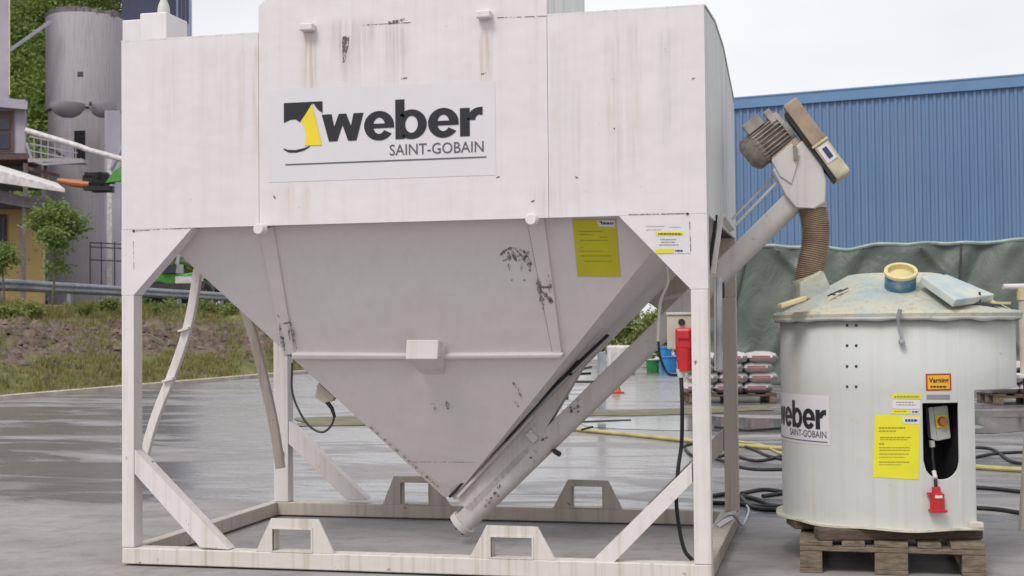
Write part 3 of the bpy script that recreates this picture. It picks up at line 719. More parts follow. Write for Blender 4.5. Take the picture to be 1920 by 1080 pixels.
# trestle seen between hopper and screw tube
t = empty('steel_trestle', G(1075, 790), 'grey steel trestle on the wet yard between hopper and screw tube', 'trestle')
dd = (G(1040, 795)-CAM).dot(fw)
MB().bar(C(1040, 795, dd), C(1040, 735, dd), .14, .14).build('post', M['whitepaint'], t, bevel=.005)
MB().bar(C(1128, 770, dd+1), C(1128, 660, dd+1), .08, .08).build('leg', M['steel'], t)
mb = MB(); mb.bar(C(1050, 700, dd), C(1110, 688, dd), .03, .03); mb.bar(C(1062, 716, dd), C(1135, 716, dd), .03, .03); mb.bar(C(1063, 750, dd), C(1063, 690, dd), .03, .03); mb.build('cross_bar', M['dark'], t)
MB().bar(C(1000, 797, dd), C(1180, 790, dd+.5), .1, .05).build('foot', M['dark'], t)

# hoses on the ground
def ghose(name, pts, r, mat, label, cat='hose', group=None, z=None):
    path = spline([G(*p, r) if len(p) == 2 else G(p[0], p[1], p[2]) for p in pts], 10)
    return tag(MB().tube(path, r, 8).build(name, mat, smooth=True), label, cat, group)
ghose('yellow_hose', [(1060, 803), (1150, 812), (1300, 827), (1400, 836), (1500, 843), (1700, 862), (1850, 877), (2000, 884)], .020, M['yhose'], 'long yellow hose lying across the wet yard behind the mixer')
ghose('yellow_hose', [(1385, 828), (1430, 835), (1470, 852), (1560, 872)], .012, M['yhose'], 'short thin yellow hose crossing the long one by the mixer')
bl_ = [[(1280, 838), (1296, 832), (1340, 828), (1400, 838), (1445, 856), (1500, 866)], [(1285, 842), (1300, 854), (1350, 862), (1400, 878), (1470, 880), (1600, 876)],
  [(1340, 858), (1370, 852), (1420, 864), (1480, 852), (1560, 846)], [(1330, 930), (1370, 926), (1420, 936), (1450, 948), (1500, 952)], [(1320, 942), (1380, 944), (1440, 950), (1500, 946)],
  [(1390, 925), (1430, 918), (1470, 922), (1520, 930)], [(1800, 912), (1860, 916), (1920, 922), (2000, 925)], [(1800, 950), (1870, 955), (1920, 962), (2000, 968)],
  [(1810, 838), (1860, 842), (1900, 866), (1960, 868)], [(1815, 860), (1870, 850), (1960, 846)], [(1340, 800), (1400, 806), (1470, 802)], [(1390, 932), (1410, 950), (1460, 955), (1500, 940), (1480, 925), (1430, 930)]]
ln_ = ['forked behind the front silo leg', 'running low between silo and mixer', 'curling between silo leg and mixer', 'entering the silo frame at the rear corner', 'lowest at the rear silo corner', 'highest of the bundle at the mixer foot',
       'crossing right of the mixer, upper of two', 'crossing right of the mixer, nearest the camera', 'bending right of the mixer above the yellow hose', 'straight, right of the mixer above the yellow hose', 'farthest back between silo and mixer', 'coiled left of the mixer foot']
for a_, b_ in zip(bl_, ln_): ghose('black_hose', a_, .013, M['black'], 'thin black hose on the wet yard, '+b_, group='black hoses on the yard')

# ================================================================== THE SILO
si = empty('mobile_silo', (0, 0, 0), 'large white mortar silo in a steel frame with an inverted pyramid hopper', 'silo')
def front(px, py, y=0): v = P(px, py, 'y', y); return v
zl = front(300, 430).z; zr = front(1160, 403).z; zsk = (zl+zr)/2            # lower edge of the tank wall
xl = front(485, 200).x; xr = front(1027, 200).x
def fp(x0, x1, z0, z1, nm='front_panel'):
    return MB().box((x0+.001, 0, z0), (x1-.001, .02, z1)).build(nm, M['white'], si)
fp(0, xl, zsk, H); fp(xr, W, zsk, H)
MB().prism([(xl+.001, 0, zsk), (xr-.001, 0, zsk), (xr-.001, 0, H+.42), (xl+.16, 0, H+.42), (xl+.11, 0, H+.21), (xl+.001, 0, H+.13)], (0, .02, 0)).build('front_panel', M['white'], si)
# side walls, rear and roof
zs = [(0.021, 2.512), (.53, 2.557), (1.04, 2.535), (1.80, 2.375)]; zpy = 1.86
for x0, x1, nm in ((.0, .012, 'side_wall'), (W-.012, W, 'side_wall')):
    MB().prism([(x0, .021, zsk), (x0, D-.021, zsk)]+[(x0, y, z) for y, z in zs[::-1]], (x1-x0, 0, 0)).build(nm, M['side'], si)
MB().prism([P(*p, 'y', D-.05) for p in ((1205, 405), (1352, 405), (1352, 600), (1300, 588), (1240, 584), (1205, 560))], (0, .012, 0)).build('rear_plate', M['frame_dirty'], si)
MB().box((0.0, D-.02, zsk), (W, D, 2.37)).build('rear_wall', M['side'], si)
mb = MB(); vs = []
for x in (-.002, W+.006):
    for y, z in zs: vs.append((x, y if y > .1 else .002, z+.003))
    for y, z in zs: vs.append((x, y if y > .1 else .002, z+.010))
mb.add(vs, [(i, i+1, i+9, i+8) for i in range(3)]+[(i+4, i+5, i+13, i+12) for i in range(3)]+[(i, i+1, i+5, i+4) for i in range(3)]+[(i+8, i+9, i+13, i+12) for i in range(3)]+[(0, 4, 12, 8), (3, 7, 15, 11)])
mb.build('roof', M['side'], si)
MB().box((xl+.02, .03, 2.5), (xr-.02, 1.1, H+.40)).build('filling_dome', M['side'], si, bevel=.01)
# roof box with vent
q = front(262, 25, .25); q2 = front(312, 78, .25)
MB().box((q.x, .25, q2.z-.05), (q2.x, .48, q.z)).build('roof_box', M['white'], si, bevel=.006)
q3 = front(229, 38, .27); MB().box((q3.x, .27, 2.5), (q.x-.002, .5, q3.z)).build('roof_box', M['white'], si, bevel=.006)
vx = front(307, 20, .36); rr = 11/385
MB().lathe((vx.x, .36, 0), [(rr*1.1, q.z), (rr*1.1, q.z+.035), (rr*.95, q.z+.06), (rr*.6, q.z+.085), (rr*.6, q.z+.11), (.004, q.z+.13)], 20).build('vent_cap', M['ltgrey'], si, smooth=True)
# lifting lugs on the front
for px, py in ((580, 54), (910, 30)):
    c0 = front(px, py); MB().box((c0.x-.033, -.05, c0.z-.016), (c0.x+.033, -.001, c0.z+.016)).build('lifting_lug', M['white'], si, bevel=.005)
# thin seams, scratches and scuffs on the front wall, as slightly proud welds and marks
mb = MB()
def seam(px0, py0, px1, py1, w_=.003, y=-.0015):
    mb.bar(front(px0, py0, y), front(px1, py1, y), .002, w_, up=(0, 0, 1) if abs(px1-px0) > abs(py1-py0) else (1, 0, 0))
seam(250, 433, 300, 430); seam(305, 430, 358, 427.5); seam(1178, 402, 1235, 401); seam(1240, 401, 1292, 400); seam(932, 33, 1024, 30, .002); seam(680, 47, 770, 42, .003)
seam(250, 452, 251, 505, .0015); seam(1293, 416, 1295, 470, .003); 
for a_ in ((1297, 148, 1303, 146), (930, 333, 937, 331), (1079, 331, 1083, 334), (996, 378, 1002, 376), (752, 147, 764, 146), (902, 139, 912, 137), (513, 367, 516, 372), (1151, 240, 1153, 243)): seam(*a_, .006)
mb.build('weld_seams', M['scuff'], si)
mb = MB()
for px, py in ((251, 433), (1289, 401)): c0 = front(px, py, 0); mb.lathe(c0, [(.001, -.004), (.006, -.004), (.006, 0)], 10, axis=(0, 1, 0))
mb.build('corner_bolts', M['dark'], si)
mb = MB(); c0 = [front(*p, -.0015) for p in ((641, 68), (655, 68), (653, 88), (650, 98), (648, 116), (643, 118), (642, 98))]; mb.prism(c0, (0, .001, 0)); mb.prism([front(*p, -.0015) for p in ((728, 40), (760, 34), (762, 38), (742, 43), (728, 46))], (0, .001, 0)); mb.build('scuff', M['scuff'], si)

# gussets and legs (front at y 0, rear at y D)
def fr(x, y, z): return V((x, y, z))
LW = front(251, 700).x; RW = W-front(1297, 700).x
zgl = front(252, 553).z; xgl = front(360, 428).x; zgr = front(1295, 542).z; xgr = front(1160, 404).x
TH = .085; ZB = .086
def frame_side(y0, y1, mt, rear=False):
    e = .0015; LR = P(540, 800, 'y', D-TH).x if rear else LW; LA = P(513, 800, 'y', D-TH).x if rear else 0
    for (xa, xb, zg, xg, s) in ((LA, LR, zgl, xgl, 1), (W, W-RW, zgr, xgr, -1)):
        MB().prism([(xa, y0, zsk-.001), (xg, y0, zsk-.001), (xb, y0, zg), (xa, y0, zg)], (0, y1-y0, 0)).build('gusset', M['white' if not rear else mt], si)
        MB().box((min(xa, xb), y0, ZB+.001), (max(xa, xb), y1, zg-.001)).build('leg', M['frame' if s > 0 else mt], si, bevel=.004)
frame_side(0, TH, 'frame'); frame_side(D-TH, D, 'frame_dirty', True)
# base beams
MB().box((0, 0, .009), (W, TH, ZB)).build('base_beam', M['frame_low'], si, bevel=.005)
MB().box((0, D-TH, .009), (W, D, ZB)).build('base_beam', M['frame_dirty'], si, bevel=.005)
MB().box((0, TH+.001, .009), (LW, D-TH-.001, ZB)).build('base_beam', M['frame_dirty'], si, bevel=.005)
MB().box((W-.1, TH+.001, .009), (W, D-TH-.001, ZB)).build('base_beam', M['rusty'], si, bevel=.005)
# braces
def brace(pts, y0, y1, mt):
    MB().prism([front(*p, y0) for p in pts], (0, y1-y0, 0)).build('brace', M[mt], si, bevel=.003)
brace([(252, 843), (429, 1031), (376, 1027), (252, 888)], .004, .08, 'frame')
brace([(1297, 867), (1298, 905), (1148, 1058), (1104, 1057)], .004, .08, 'frame')
yb = D-TH+.004
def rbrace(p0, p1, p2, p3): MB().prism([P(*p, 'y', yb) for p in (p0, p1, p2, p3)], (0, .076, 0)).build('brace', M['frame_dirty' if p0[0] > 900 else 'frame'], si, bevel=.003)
rbrace((541, 790), (690, 938), (650, 937), (541, 832))
rbrace((1357, 802), (1357, 845), (1255, 948), (1212, 947))
# fork pockets: plate with a square hole and a tube behind
def pocket(o_, h_, y0, depth, mt):
    pts = [front(*p, y0) for p in o_]; hp = [front(*p, y0) for p in h_]
    zb = ZB+.0005
    for p in (pts[0], pts[3]): p.z = zb
    hx0, hx1 = hp[0].x, hp[1].x; hz1 = hp[0].z; hz0 = zb+.006
    mb = MB(); th_ = .012
    mb.prism([pts[0], pts[1], V((hx0, y0, hz1)), V((hx0, y0, zb))], (0, th_, 0))
    mb.prism([V((hx1, y0, zb)), V((hx1, y0, hz1)), pts[2], pts[3]], (0, th_, 0))
    mb.prism([pts[1], pts[2], V((hx1, y0, hz1)), V((hx0, y0, hz1))], (0, th_, 0))
    pl = mb.build('fork_pocket', M[mt], si)
    mb = MB(); t = .008; ya, yb_ = y0-.004, y0+depth
    mb.box((hx0-t, ya, hz0), (hx0, yb_, hz1)); mb.box((hx1, ya, hz0), (hx1+t, yb_, hz1)); mb.box((hx0-t, ya, hz1+.0005), (hx1+t, yb_, hz1+t)); mb.box((hx0-t, ya, hz0-.006), (hx1+t, yb_, hz0-.001))
    mb.build('pocket_tube', M[mt+''], pl)
pocket([(480, 1034), (508, 972), (597, 974), (627, 1037)], [(511, 992), (583, 992)], .002, .08, 'frame_low')
pocket([(880, 1050), (912, 985), (1008, 988), (1042, 1054)], [(920, 1007), (997, 1007)], .002, .08, 'frame_low')
yr = D-TH+.002
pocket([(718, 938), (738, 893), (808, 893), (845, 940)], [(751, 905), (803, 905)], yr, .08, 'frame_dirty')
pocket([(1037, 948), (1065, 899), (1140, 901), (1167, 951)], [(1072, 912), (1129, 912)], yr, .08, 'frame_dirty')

# hopper: inverted pyramid
TIP = P(845, 930, 'y', D/2)
# corner height so that the front left edge passes pixel (340, 487)
best = None
for i in range(400):
    zc = 1.6+i*.002
    for s in [j/200 for j in range(120, 200)]:
        p = V((TIP.x*(1-s)+0*s, TIP.y*(1-s), TIP.z+(zc-TIP.z)*s)); v = p-CAM; x = 960+F*v.dot(cr)/v.dot(fw); y = 540+F*v.dot(cd)/v.dot(fw)
        e = (x-340)**2+(y-487)**2
        if best is None or e < best[0]: best = (e, zc)
ZC = best[1]; tx = TIP.x; ty = TIP.y
print('tip', TIP, 'ZC', ZC, 'zsk', zsk)
i_ = .024; TT = .03
c4 = [V((i_, i_, ZC)), V((W-i_, i_, ZC)), V((W-i_, D-i_, ZC)), V((i_, D-i_, ZC))]
b4 = [V((tx-TT, ty-TT, TIP.z)), V((tx+TT, ty-TT, TIP.z)), V((tx+TT, ty+TT, TIP.z)), V((tx-TT, ty+TT, TIP.z))]
ho = MB().add(c4+b4, [(i, (i+1) % 4, 4+(i+1) % 4, 4+i) for i in range(4)]).build('hopper', M['hopper'], si)
fn = (c4[1]-c4[0]).cross(b4[0]-c4[0]).normalized()
if fn.y > 0: fn = -fn                              # outward normal of the hopper front (down and towards the camera)
def HP(px, py, off=0.0): return PL(px, py, c4[0]+fn*(off), fn)
def hplate(name, pts, t, mt, off=0, parent=si, bevel=.002):
    return MB().prism([HP(*p, off+t) for p in pts], -fn*t).build(name, mt if not isinstance(mt, str) else M[mt], parent, bevel=bevel)
hplate('hopper_rib', [(487, 436), (512, 424), (552, 668), (532, 668)], .016, 'hopper')
hplate('hopper_rib', [(988, 412), (1019, 405), (1053, 666), (1037, 667)], .016, 'hopper')
hplate('centre_plate', [(513, 424), (987, 409), (1036, 664), (553, 666)], .006, 'hopper')
hplate('flange_ridge', [(546, 664), (762, 666), (762, 675), (546, 675)], .030, 'hopper', bevel=.008)
hplate('flange_ridge', [(822, 666), (1056, 664), (1052, 673), (822, 675)], .030, 'hopper', bevel=.008)
# bracket box standing square on the sloping face
yf = HP(770, 640).y-.07
bf = [front(*p, yf) for p in ((760, 673), (820, 673), (822, 637), (762, 637))]; bb = [HP(*p, .004) for p in ((790, 701), (832, 701), (838, 648), (792, 648))]
MB().hexa(bf, bb).build('bracket_box', M['frame'], si, bevel=.003)
# round end caps of the hinge pins
for px, py in ((487, 430), (997, 412)):
    c0 = front(px, py, -.03); MB().lathe(c0, [(.001, -.022), (.022, -.022), (.028, -.012), (.028, .03)], 20, axis=(0, 1, 0)).build('pin_cap', M['frame'], si, smooth=True)
# scuffs on the hopper
def marks(ll, parent=ho, off=.018):
    mb = MB()
    for (x0, y0, x1, y1, w_) in ll:
        a, b = HP(x0, y0, off), HP(x1, y1, off); n_ = max(2, int((b-a).length/.012)); wv = []
        sx = (b-a).cross(fn).normalized()
        for i in range(n_+1):
            p = a.lerp(b, i/n_); ww = w_/367/2*(.9+1.1*abs(noise.noise(p*60))*1.6)*math.sin(math.pi*(i+.35)/(n_+.7)); wv += [p-sx*ww, p+sx*ww]
        mb.add(wv, [(2*i, 2*i+1, 2*i+3, 2*i+2) for i in range(n_)])
    return mb.build('scuff', M['scuff'], parent)
marks([(524, 606, 534, 664, 6), (543, 598, 556, 655, 5), (527, 608, 545, 604, 4), (520, 590, 524, 596, 3), (533, 666, 568, 668, 5), (540, 608, 544, 640, 3)])
marks([(938, 478, 950, 468, 4), (948, 468, 968, 465, 5), (966, 466, 990, 482, 9), (990, 480, 994, 510, 6), (952, 472, 958, 492, 5), (960, 470, 968, 490, 6), (972, 474, 976, 490, 8), (982, 478, 984, 492, 6), (942, 490, 952, 486, 3), (954, 494, 956, 508, 3), (979, 492, 977, 510, 3), (982, 524, 984, 528, 4), (957, 522, 960, 527, 4), (938, 476, 944, 482, 4), (988, 474, 994, 476, 6)], off=.0085)
marks([(1008, 516, 1014, 562, 6), (1028, 514, 1032, 550, 7), (1012, 538, 1030, 538, 5), (1016, 546, 1034, 566, 6), (1014, 556, 1020, 572, 7), (1030, 556, 1034, 570, 5), (1022, 548, 1026, 556, 5), (1018, 574, 1019, 590, 3)])
marks([(742, 866, 898, 867, 1.4), (560, 690, 640, 772, 1.0), (806, 758, 815, 757, 3), (814, 756, 818, 776, 4), (838, 750, 840, 768, 6), (961, 716, 968, 728, 4), (972, 728, 978, 748, 4), (966, 752, 972, 764, 4), (1030, 668, 1052, 669, 5)], off=.0085)
# rust dabs along the left edge of the hopper
mb = MB(); rnd = random.Random(6)
for i in range(26):
    t = rnd.uniform(.2, .95); a = HP(660, 770, .009).lerp(HP(835, 925, .009), t); s_ = rnd.uniform(.002, .007)
    mb.obox(a, V((s_, 0, 0)), fn.cross(V((1, 0, 0)))*s_*1.3, fn*.0005)
mb.build('rust_spots', M['rusty'], ho)

# yellow instruction sheet and labels
def seglines(mb, P_, lines, seed=1):                   # small unreadable lines of print: (x0,x1,y,h)
    rnd = random.Random(seed)
    for (x0, x1, y, h) in lines:
        x = x0
        while x < x1:
            wd = rnd.uniform(2, 6); x2 = min(x1, x+wd); mb.prism([P_(x, y-h/2), P_(x2, y-h/2), P_(x2, y+h/2), P_(x, y+h/2)], (0, .0005, 0)); x = x2+1.2
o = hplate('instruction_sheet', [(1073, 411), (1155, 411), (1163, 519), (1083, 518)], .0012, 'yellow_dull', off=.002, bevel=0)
mb = MB(); seglines(mb, lambda x, y: HP(x, y, .0042), [(1086, 1130, 434, 2), (1086, 1112, 440, 1.6), (1124, 1138, 445, 1.6), (1088, 1140, 451, 2), (1088, 1094, 464, 2), (1088, 1130, 471, 1.3), (1090, 1146, 480, 2), (1096, 1148, 490, 2)]); mb.build('print', M['ink_yellow'], o)
p_ = hplate('logo_patch', [(1118, 413), (1152, 413), (1153, 426), (1122, 424)], .0006, 'label_white', off=.0034, parent=o, bevel=0)
mb = MB(); seglines(mb, lambda x, y: HP(x, y, .0048), [(1127, 1150, 419, 4)]); mb.prism([HP(*q, .0048) for q in ((1122, 415), (1129, 415), (1128, 419))], (0, .0005, 0)); mb.build('print', M['mblue'], o)
# label on the right gusset
def fl(name, pts, mt, y=-.002, parent=si): return MB().prism([front(*p, y) for p in pts], (0, .001, 0)).build(name, M[mt], parent)
o = fl('warning_label', [(1228, 420), (1293, 418), (1294, 475), (1229, 476)], 'label_white')
fl('stripe', [(1229, 435), (1282, 434), (1282, 441), (1230, 442)], 'yellow', -.0036, o); fl('stripe', [(1228, 467), (1263, 466), (1263, 474), (1229, 475)], 'yellow', -.0036, o)
mb = MB(); seglines(mb, lambda x, y: front(x, y, -.005), [(1234, 1278, 438.5, 2.5), (1266, 1280, 470, 3)]); mb.build('print', M['ink'], o)
mb = MB(); seglines(mb, lambda x, y: front(x, y, -.0046), [(1238, 1268, 449, 1), (1240, 1266, 454, 1), (1236, 1272, 459, 1)]); mb.build('print', M['ink_grey'], o)
mb = MB(); seglines(mb, lambda x, y: front(x, y, -.003), [(1212, 1246, 424, .7), (1212, 1240, 431, .7), (1256, 1276, 426, .8)]); mb.build('scuff', M['ink_grey'], si)

# ---------------- lettering
def arcstrip(cx_, cy_, ro_x, ro_y, ri_x, ri_y, a0, a1, n_=28):
    vs = []
    for i in range(n_+1):
        a = math.radians(a0+(a1-a0)*i/n_); vs += [(cx_+ro_x*math.cos(a), cy_+ro_y*math.sin(a)), (cx_+ri_x*math.cos(a), cy_+ri_y*math.sin(a))]
    return [[vs[2*i], vs[2*i+1], vs[2*i+3], vs[2*i+2]] for i in range(n_)]
def word_weber():                                      # list of polygons; x-height 1, ascender 1.42, heavy strokes
    out_ = []; x = 0; sw = .30
    # w
    out_.append([(x, 1), (x+.31, 1), (x+.47, .36), (x+.36, 0), (x+.24, 0)]); 
    out_ += [[(x+.36, 0), (x+.47, .36), (x+.66, 1), (x+.52, 1), (x+.50, .92)][:3]+[(x+.60, 1)]]
    out_.append([(x+.60, 1), (x+.66, 1), (x+.80, 1), (x+.64, .42), (x+.47, .36)][:4]+[(x+.56, .70)]) if False else None
    out_ = [[(x, 1), (x+.32, 1), (x+.50, 0), (x+.23, 0)], [(x+.23, 0), (x+.50, 0), (x+.795, 1), (x+.555, 1)], [(x+.555, 1), (x+.795, 1), (x+1.12, 0), (x+.85, 0)], [(x+.85, 0), (x+1.12, 0), (x+1.35, 1), (x+1.03, 1)]]
    x = 1.37
    def e(x):
        cx_, cy_ = x+.48, .5
        r = arcstrip(cx_, cy_, .48, .54, .19, .30, 8, 326)
        r += [[(cx_-.22, .41), (cx_+.478, .41), (cx_+.475, .575), (cx_-.22, .575)]]
        return r
    out_ += e(x); x += 1.0
    out_ += [[(x, -.02), (x+.29, -.02), (x+.29, 1.42), (x, 1.42)]]; out_ += arcstrip(x+.51, .5, .48, .54, .20, .31, -180, 180)
    x += 1.03; out_ += e(x); x += 1.0
    out_ += [[(x, -.02), (x+.30, -.02), (x+.30, 1), (x, 1)]]; out_ += arcstrip(x+.62, .55, .40, .46, .15, .20, 90, 178, 10); out_ += [[(x+.62, .73), (x+.70, .73), (x+.70, 1.02), (x+.62, 1.01)]]
    return out_, x+.70
def put(mb, polys, fn_, n0, jit=.0004):
    for i, pl in enumerate(polys):
        mb.prism([fn_(x, y, n0+jit*(i % 5)/5) for x, y in pl], fn_(0, 0, n0-.0008)-fn_(0, 0, n0))
def textmesh(txt, size=1.0, off=0.0, shear=0):
    cu = bpy.data.curves.new('t', 'FONT'); cu.body = txt; cu.size = size; cu.offset = off; cu.resolution_u = 3
    o_ = bpy.data.objects.new('t', cu); col.objects.link(o_)
    dg = bpy.context.evaluated_depsgraph_get(); me = bpy.data.meshes.new_from_object(o_.evaluated_get(dg))
    vs = [tuple(v.co[:2]) for v in me.vertices]; fs = [tuple(p.vertices) for p in me.polygons]
    bpy.data.objects.remove(o_); x0 = min(v[0] for v in vs); x1 = max(v[0] for v in vs); y0 = min(v[1] for v in vs); y1 = max(v[1] for v in vs)
    return [((v[0]-x0)/(x1-x0), (v[1]-y0)/(y1-y0)) for v in vs], fs
def puttext(mb, txt, fn_, n0, off=0.0):                # fn_(u, v, n) with u, v in 0..1
    vs, fs = textmesh(txt, 1, off); mb.add([fn_(u, v, n0) for u, v in vs], fs)
# front sign in silo-front coordinates: u 0..1 spans px 530..912 and the word box
sg = fl('brand_sign', [(503, 168), (928, 152), (930, 328), (504, 342)], 'label_white', -.0015)
def FRM(px0, pyb, px1, pyt):
    a = front(px0, pyb); b = front(px1, pyt)
    x0, z0 = a.x, a.z; x1, z1 = b.x, b.z
    return lambda u, v, n_: V((x0+(x1-x0)*u, -n_, z0+(z1-z0)*v))
polys, wd = word_weber(); fr_ = FRM(604, 266, 905, 201)
mb = MB(); put(mb, [[(x/wd, y) for x, y in pl] for pl in polys], fr_, .004); mb.build('lettering', M['ink'], sg)
mb = MB(); puttext(mb, 'SAINT-GOBAIN', FRM(731, 292, 907, 264), .0035, .004); mb.build('lettering', M['ink_grey'], sg)
mb = MB(); a, b = front(535, 310, -.0035), front(912, 293, -.0035); mb.prism([V((a.x, -.0035, a.z)), V((b.x, -.0035, a.z)), V((b.x, -.0035, a.z+.006)), V((a.x, -.0035, a.z+.006))], (0, .0008, 0)); mb.build('underline', M['ink_grey'], sg)
L_ = FRM(533, 278, 605, 190)
mb = MB()
sq = [(0, 1), (1, 1), (1, .80), (.80, .83), (.74, .98), (.66, .80)]
mb.prism([L_(u, v, .0035) for u, v in ((0, 1), (1, 1), (1, .74), (.88, .82), (.76, .97), (.46, .62), (.42, .56), (.30, .63), (.16, .62), (0, .56))], (0, .0008, 0))
mb.build('emblem_square', M['ink'], sg); mb = MB()
mb.prism([L_(u, v, .0035) for u, v in ((-.02, .0), (.10, -.04), (.30, -.05), (.50, -.02), (.68, .03), (.66, .0), (.52, -.07), (.32, -.11), (.12, -.10), (0, -.04))], (0, .0008, 0))
mb.build('emblem_arc', M['ink'], sg)
mb = MB(); mb.prism([L_(u, v, .0048) for u, v in ((.73, .95), (.45, .57), (.52, .47), (.58, .32), (.58, .16), (.53, .04), (.98, .03))], (0, .0008, 0)); mb.build('emblem_triangle', M['logo_yellow'], sg)

# ---------------- struts seen on the left inside the frame
def strut(pts, w_, y, mt, lab=None):
    path = [P(px, py, 'y', y) for px, py in pts]; path = spline(path, 5); mb = MB(); n_ = len(path); vs = []
    for i, p in enumerate(path):
        t = (path[min(i+1, n_-1)]-path[max(i-1, 0)]).normalized(); s_ = t.cross(V((0, 1, 0))).normalized()
        for a, b in ((-1, -1), (1, -1), (1, 1), (-1, 1)): vs.append(p+s_*a*w_/2+V((0, b*.016, 0)))
    mb.add(vs, [(i*4+j, i*4+(j+1) % 4, i*4+4+(j+1) % 4, i*4+4+j) for i in range(n_-1) for j in range(4)]+[(0, 1, 2, 3), tuple(range(n_*4-4, n_*4))[::-1]])
    return mb.build('curved_strut', M[mt], si, bevel=.004)
strut([(372, 505), (360, 580), (345, 640), (322, 705), (296, 770), (280, 820), (270, 860)], .046, .62, 'frame')
strut([(452, 560), (478, 640), (497, 720), (514, 800), (526, 878)], .05, 1.05, 'frame_dirty')
for px, py in ((346, 618), (317, 712)):
    c0 = P(px, py, 'y', .6); MB().obox(c0, V((.03, 0, .008)), V((0, .02, 0)), V((-.002, 0, .005))).build('strut_clamp', M['frame'], si)
MB().lathe(P(529, 850, 'y', D-TH-.004), [(.001, -.01), (.012, -.01), (.012, 0)], 10, axis=(0, 1, 0)).build('bolt', M['dark'], si)
# small switch and looped cable under the hopper on the left
yv = .62
o = MB().prism([P(*p, 'y', yv) for p in ((590, 745), (596, 718), (612, 732), (628, 744), (622, 752), (606, 756))], (0, .05, 0)).build('level_switch', M['beige'], si, bevel=.004)
MB().tube(spline([P(*p, 'y', yv+.02) for p in ((548, 680), (548, 735), (566, 780), (585, 803), (606, 810), (622, 796), (626, 775), (616, 755))], 6), .006, 8).build('cable', M['dark'], si, smooth=True)
MB().tube([P(628, 783, 'y', yv+.02), P(622, 765, 'y', yv+.02), P(612, 752, 'y', yv+.02)], [.008, .011, .012], 8).build('cable_gland', M['black'], si, smooth=True)

# ---------------- screw conveyor
YA = D/2
def A(px, py, y=YA): return P(px, py, 'y', y)
ax0, ax1 = A(868, 981), A(1497, 368)
adir = (ax1-ax0).normalized(); aperp = V((-adir.z, 0, adir.x))          # up-left in the vertical plane
RA = .058
us = [(-.052, .050), (.052, .050)]+[(.052*math.cos(a), -.004-.054*math.sin(a)) for a in [i*math.pi/10 for i in range(11)]]
cs = lambda c_: [c_+V((0, 1, 0))*u+aperp*v for u, v in us]
MB().hexa(cs(ax0), cs(ax1)).build('screw_trough', M['auger'], si, smooth=True, bevel=.004)
# lower end plate with bolts
c0 = ax0; o = MB().tube([c0-adir*.022, c0+adir*.012], .072, 28).build('end_flange', M['auger'], si, smooth=True, bevel=.002)
mb = MB()
for i in range(8): a = i*math.pi/4; q = c0-adir*.022+(aperp*math.cos(a)+V((0, 1, 0))*math.sin(a))*.058; mb.tube([q-adir*.010, q], .007, 6)
mb.build('bolt', M['dark'], o)
# trough plate joining hopper and tube
MB().prism([A(*p, YA-.052) for p in ((846, 931), (882, 962), (1003, 838), (1040, 775), (1090, 690), (1142, 632))], (0, .104, 0)).build('inlet_trough', M['auger'], si, bevel=.004)
mb = MB(); a, b = A(842, 930, YA-.06), A(1085, 676, YA-.06); mb.bar(a+V((.004, 0, -.004)), b, .03, .012); a, b = A(1010, 752, YA-.075), A(1140, 628, YA-.2); mb.bar(a, b, .02, .012); mb.build('shadow_gap', M['black'], si)  # black bars stand in for the shadowed gap along the hopper edge
MB().bar(A(858, 932, YA-.072), A(1000, 780, YA-.072), .02, .014).build('trough_flange', M['auger'], si, bevel=.002)
mb = MB(); c0 = A(1040, 846, YA-.02); mb.tube([c0, c0+V((.03, -.03, -.012))], .014, 8); mb.tube([c0+V((-.02, 0, .01)), c0], .009, 8); mb.build('drain_plug', M['dark'], si)
mb = MB(); mb.bar(A(1048, 703, YA+.1), A(1108, 700, YA+.1), .012, .012); mb.tube([A(1090, 806, YA), A(1112, 800, YA)], .006, 6); mb.build('pin', M['dark'], si)
MB().obox(A(999, 818, YA-.05), adir*.02, V((0, .03, 0)), aperp*.03).build('tube_clip', M['ltgrey'], si, bevel=.003)
mb = MB(); rnd = random.Random(2)
for px, py in ((1072, 770), (1078, 766), (1084, 762), (1018, 824), (1024, 820), (995, 858), (1001, 866), (935, 912), (928, 925), (921, 934), (912, 938), (934, 930), (910, 948), (918, 942), (1070, 764), (1084, 772)):
    c0 = A(px, py, YA-RA-.001); mb.obox(c0, V((rnd.uniform(.004, .009), 0, .002)), V((0, .0008, 0)), V((0, 0, rnd.uniform(.004, .01))))
mb.build('chips', M['scuff'], si)
# head: housing, gearbox, motor, belt guard
hs = MB().prism([A(*p, YA-.085) for p in ((1448, 318), (1470, 296), (1505, 262), (1542, 310), (1549, 338), (1547, 379), (1528, 391), (1492, 389), (1474, 368))], (0, .17, 0)).build('outlet_housing', M['auger'], si, bevel=.008)
MB().prism([A(*p, YA-.095) for p in ((1446, 300), (1484, 268), (1500, 290), (1484, 345), (1462, 330))], (0, .19, 0)).build('motor_bracket', M['auger'], si, bevel=.004)
MB().prism([A(*p, YA-.07) for p in ((1446, 296), (1492, 256), (1502, 268), (1458, 310))], (0, .14, 0)).build('motor_plate', M['beltguard'], si, bevel=.003)
mt = MB(); m0, m1 = A(1403, 295), A(1473, 240); md = (m1-m0).normalized(); mp = V((-md.z, 0, md.x)); ml = (m1-m0).length
RM = .075
mo = MB().tube([m0+md*.06, m1], RM, 24).build('motor', M['motor'], si, smooth=True)
mb = MB()
for i in range(26):
    a = i*2*math.pi/26; e_ = mp*math.cos(a)+V((0, 1, 0))*math.sin(a); mb.obox((m0+md*.06+m1)/2+e_*(RM+.006), md*(ml-.06)/2*.93, e_*.011, md.cross(e_)*.0028)
mb.build('cooling_fins', M['motor2'], mo)
